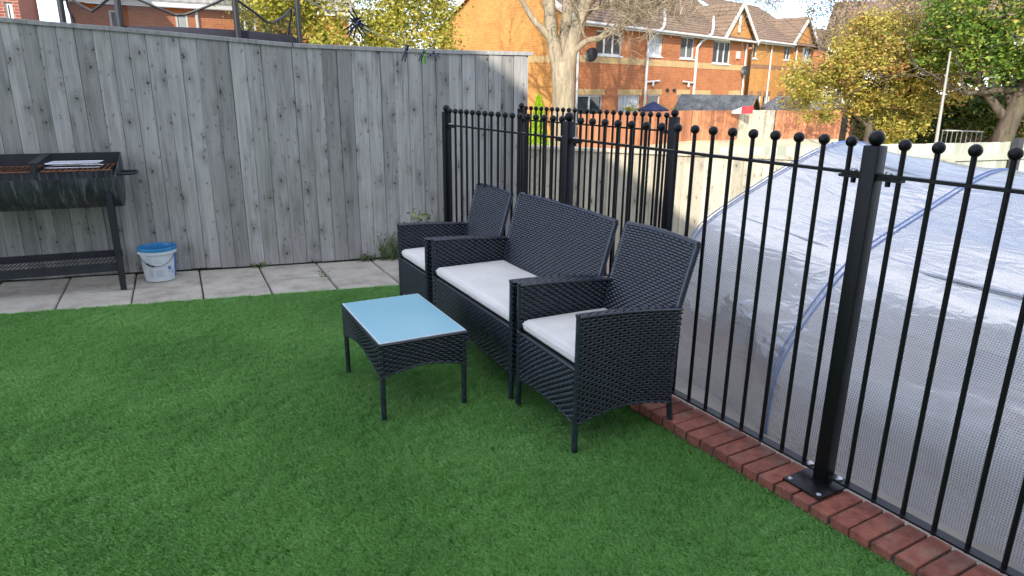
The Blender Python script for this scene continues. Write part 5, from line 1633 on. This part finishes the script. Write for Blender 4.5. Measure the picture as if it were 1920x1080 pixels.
limb_chain([(.02, -.02, 1.75), (.10, -.05, 2.25), (.22, -.08, 2.65), (.31, -.1, 3.0), (.47, -.1, 3.3), (.7, -.1, 4.4), (1.0, 0, 6.0), (1.2, .1, 8.4)], .16, .085, (3, 4, 5, 5, 6, 6, 7), 3)
limb_chain([(.0, .08, 1.8), (-.02, .15, 2.4), (.02, .25, 3.1), (.1, .4, 4.3), (.2, .5, 6.0), (.2, .6, 8.4)], .13, .075, (2, 3, 3, 4, 5), 4)
limb_chain([(.20, -.08, 2.28), (.42, -.15, 2.45), (.62, -.2, 2.48), (.92, -.25, 2.62), (1.30, -.3, 2.82), (1.75, -.35, 3.1), (2.3, -.4, 3.3)], .07, .02, (1, 2, 2, 3, 3, 3, 4, 4, 4, 4, 5, 5, 5, 6, 6, 6), 6, 1.3, 4, .10, .024)
limb_chain([(.28, .0, 2.85), (.6, .1, 3.05), (1.1, .2, 3.15), (1.7, .2, 3.3), (2.5, .2, 3.4)], .05, .018, (1, 1, 2, 2, 2, 3, 3, 3, 4, 4, 4), 8, 1.4, 4, .06, .02)

def tree(name, label, base, trunk, crowns, bark_m, leaf_m, group=None, twigs=0, seed=1, rz=0):
    t = thing(name, label, 'tree', base, rz, group)
    mb = MB(); g = np.random.default_rng(seed)
    for pts, r0, r1 in trunk:
        mb.tube(pts, list(np.linspace(r0, r1, len(pts))), 9)
        if twigs:
            for k in range(twigs):
                i = int(g.integers(max(1, len(pts) - 2), len(pts)))
                limbs(mb, pts[i], (g.normal(), g.normal(), g.uniform(-.1, .9)), g.uniform(.8, 1.7), r1 * .6, 2, g, .6, .1, 4, (2, 3), .008)
    mb.obj('trunk', M[bark_m], t, 60)
    VV, QQ, TT = [], [], []; o = 0
    for i, cr in enumerate(crowns):
        V, q, T = leaf_cloud(*cr[:4], seed=seed * 17 + i, **cr[4]); VV.append(V); QQ.append(q + o); TT.append(T); o += len(V)
    mkobj('crown', raw_mesh('crown', np.concatenate(VV), np.concatenate(QQ), M[leaf_m], np.concatenate(TT)), t)
    return t
# yellow-green tree behind the tall fence
tree('hawthorn_tree', 'dense yellow-green tree behind the fence, right of the trampoline', (3.1, 12.6, -.95),
     [([(0, 0, 0), (.05, 0, 1.5), (0, .1, 3.0)], .16, .10), ([(0, .1, 2.5), (-.8, 0, 3.8), (-1.2, 0, 4.8)], .08, .03), ([(0, .1, 2.6), (.8, 0, 3.8), (1.0, .2, 5.0)], .08, .03)],
     [((0, 0, 4.1), (1.75, 1.5, 1.9), 26000, .034, dict(clumps=150, shell=.45, clump_r=.17, tint_mu=.52)), ((.9, -.2, 3.2), (1.1, 1.0, 1.2), 8000, .034, dict(clumps=50, shell=.4, clump_r=.2, tint_mu=.5)),
      ((-1.0, .1, 3.3), (1.0, .9, 1.2), 7000, .034, dict(clumps=50, shell=.4, clump_r=.2, tint_mu=.45))], 'bark_dark', 'leaf_yellow', None, 4, 3)
# golden tree
tree('golden_tree', 'wide golden-brown autumn tree drooping over the red-brown fence', (16.1, 11.9, -.95),
     [([(0, 0, 0), (.05, 0, 1.6), (0, .05, 2.6)], .13, .08), ([(0, .05, 2.2), (-.7, .4, 3.2), (-1.3, .9, 3.7)], .06, .02), ([(0, .05, 2.2), (.5, -.4, 3.2), (.6, -.6, 4.0)], .06, .02)],
     [((.1, -.05, 3.35), (1.45, 1.45, 1.1), 22000, .042, dict(clumps=150, shell=.35, clump_r=.17, tint_mu=.55)), ((-.75, .85, 2.55), (1.1, 1.1, .75), 8000, .042, dict(clumps=50, shell=.3, clump_r=.22, tint_mu=.45)),
      ((.35, -.5, 2.15), (.75, .75, 1.0), 5000, .042, dict(clumps=46, shell=.4, clump_r=.2, tint_mu=.35)), ((.75, -.85, 2.75), (.9, .9, .8), 6500, .042, dict(clumps=60, shell=.3, clump_r=.2, tint_mu=.5)), ((.45, -.5, 1.5), (.45, .45, .75), 1800, .042, dict(clumps=14, shell=.4, clump_r=.25, tint_mu=.25))], 'bark_dark', 'leaf_gold', None, 5, 4)
tree('thin_tree', 'thin grey-brown tree with sparse leaves behind the golden tree', (20.4, 16.0, -.95),
     [([(0, 0, 0), (0, 0, 2.5), (.1, 0, 4.0)], .12, .05)],
     [((0, 0, 5.0), (1.7, 1.7, 1.5), 5200, .04, dict(clumps=80, shell=.3, clump_r=.16, tint_mu=.5)), ((1.6, -1.6, 5.4), (1.4, 1.4, 1.4), 4200, .04, dict(clumps=60, shell=.3, clump_r=.16, tint_mu=.5))], 'bark_dark', 'leaf_twiggy', None, 14, 6)
# maple
tree('maple_tree', 'large green maple with yellowing patches at the right edge', (16.75, 9.0, -.95),
     [([(-.12, .1, 0), (0, 0, 1.6), (.18, -.1, 2.6), (.3, -.1, 3.6)], .24, .14), ([(.05, 0, 1.9), (-.5, .45, 2.7), (-1.0, .9, 3.6)], .10, .04), ([(-.35, .35, 2.5), (-.75, .75, 2.55), (-1.2, 1.1, 2.9)], .06, .025), ([(.1, 0, 2.2), (-.1, .25, 3.0), (-.2, .4, 4.2)], .10, .04)],
     [((0, .1, 4.5), (1.9, 1.9, 1.75), 30000, .045, dict(clumps=140, shell=.5, clump_r=.17, tint_mu=.5, tint_sd=.2)), ((.9, -1.0, 3.7), (1.2, 1.2, .95), 9000, .045, dict(clumps=50, shell=.4, clump_r=.2, tint_mu=.55)),
      ((-.2, .3, 3.1), (.9, .9, .45), 3000, .045, dict(clumps=40, shell=.3, clump_r=.2, tint_mu=.35)), ((-.8, .9, 3.6), (.9, .9, .6), 4500, .045, dict(clumps=40, shell=.4, clump_r=.2, tint_mu=.55))], 'bark_dark', 'leaf_maple', None, 4, 7)
# ivy bank behind the maple
iv = thing('ivy_hedge', 'dark ivy-covered hedge in the shade of the maple', 'hedge', (20.6, 12.4, -.95), math.atan2(-2.9, 1.9))
V, q, T = leaf_cloud((0, 0, 1.4), (2.9, .5, 1.35), 15000, .06, 91, clumps=120, shell=.3, clump_r=.2, tint_mu=.45)
mkobj('leaves', raw_mesh('leaves', V, q, M['leaf_ivy'], T), iv)
mb = MB(); mb.box(-2.8, 2.8, .1, .22, 0, 2.45)
mb.obj('backing_fence', M['timber'], iv)
# bright conifer
cn = thing('conifer', 'bright lime-green dwarf conifer beside the bare tree', 'conifer', (7.5, 13.8, -.95))
g = np.random.default_rng(33); n = 5200
z = g.uniform(0, 1, n) ** .8; a = g.uniform(0, 2 * math.pi, n); rr = (.42 * (1 - z) ** .75 + .02) * np.sqrt(g.uniform(.4, 1, n))
P = np.stack([rr * np.cos(a), rr * np.sin(a), .1 + z * 2.25], 1)
u = np.stack([.35 * np.cos(a), .35 * np.sin(a), np.ones(n)], 1) + g.normal(0, .25, (n, 3)); u /= np.linalg.norm(u, axis=1)[:, None]; v = np.cross(u, g.normal(size=(n, 3))); v /= np.linalg.norm(v, axis=1)[:, None]; sz = g.uniform(.03, .06, n)[:, None]
V = np.stack([P - u * sz, P + v * sz * .3, P + u * sz, P - v * sz * .3], 1).reshape(-1, 3)
mkobj('foliage', raw_mesh('foliage', V, np.arange(n * 4).reshape(n, 4), M['leaf_conifer'], np.clip(g.normal(.5, .25, n), 0, 1)), cn)
# shrubs in front of the terrace
for k, (px, py, sz, lb) in enumerate(((18.2, 24.6, .9, 'shrub under the left ground-floor window of the terrace'), (19.9, 25.0, .8, 'shrub between the ground-floor windows of the terrace'))):
    sb = thing('shrub', 'green and yellow ' + lb, 'shrub', (px, py, -.95), 0, 'shrubs before the terrace')
    V, q, T = leaf_cloud((0, 0, .9), (1.0, .8, .95), 3200, .06, 60 + k, clumps=40, shell=.3, clump_r=.22, tint_mu=.5); mkobj('leaves', raw_mesh('leaves', V, q, M['leaf_yellow'], T), sb)
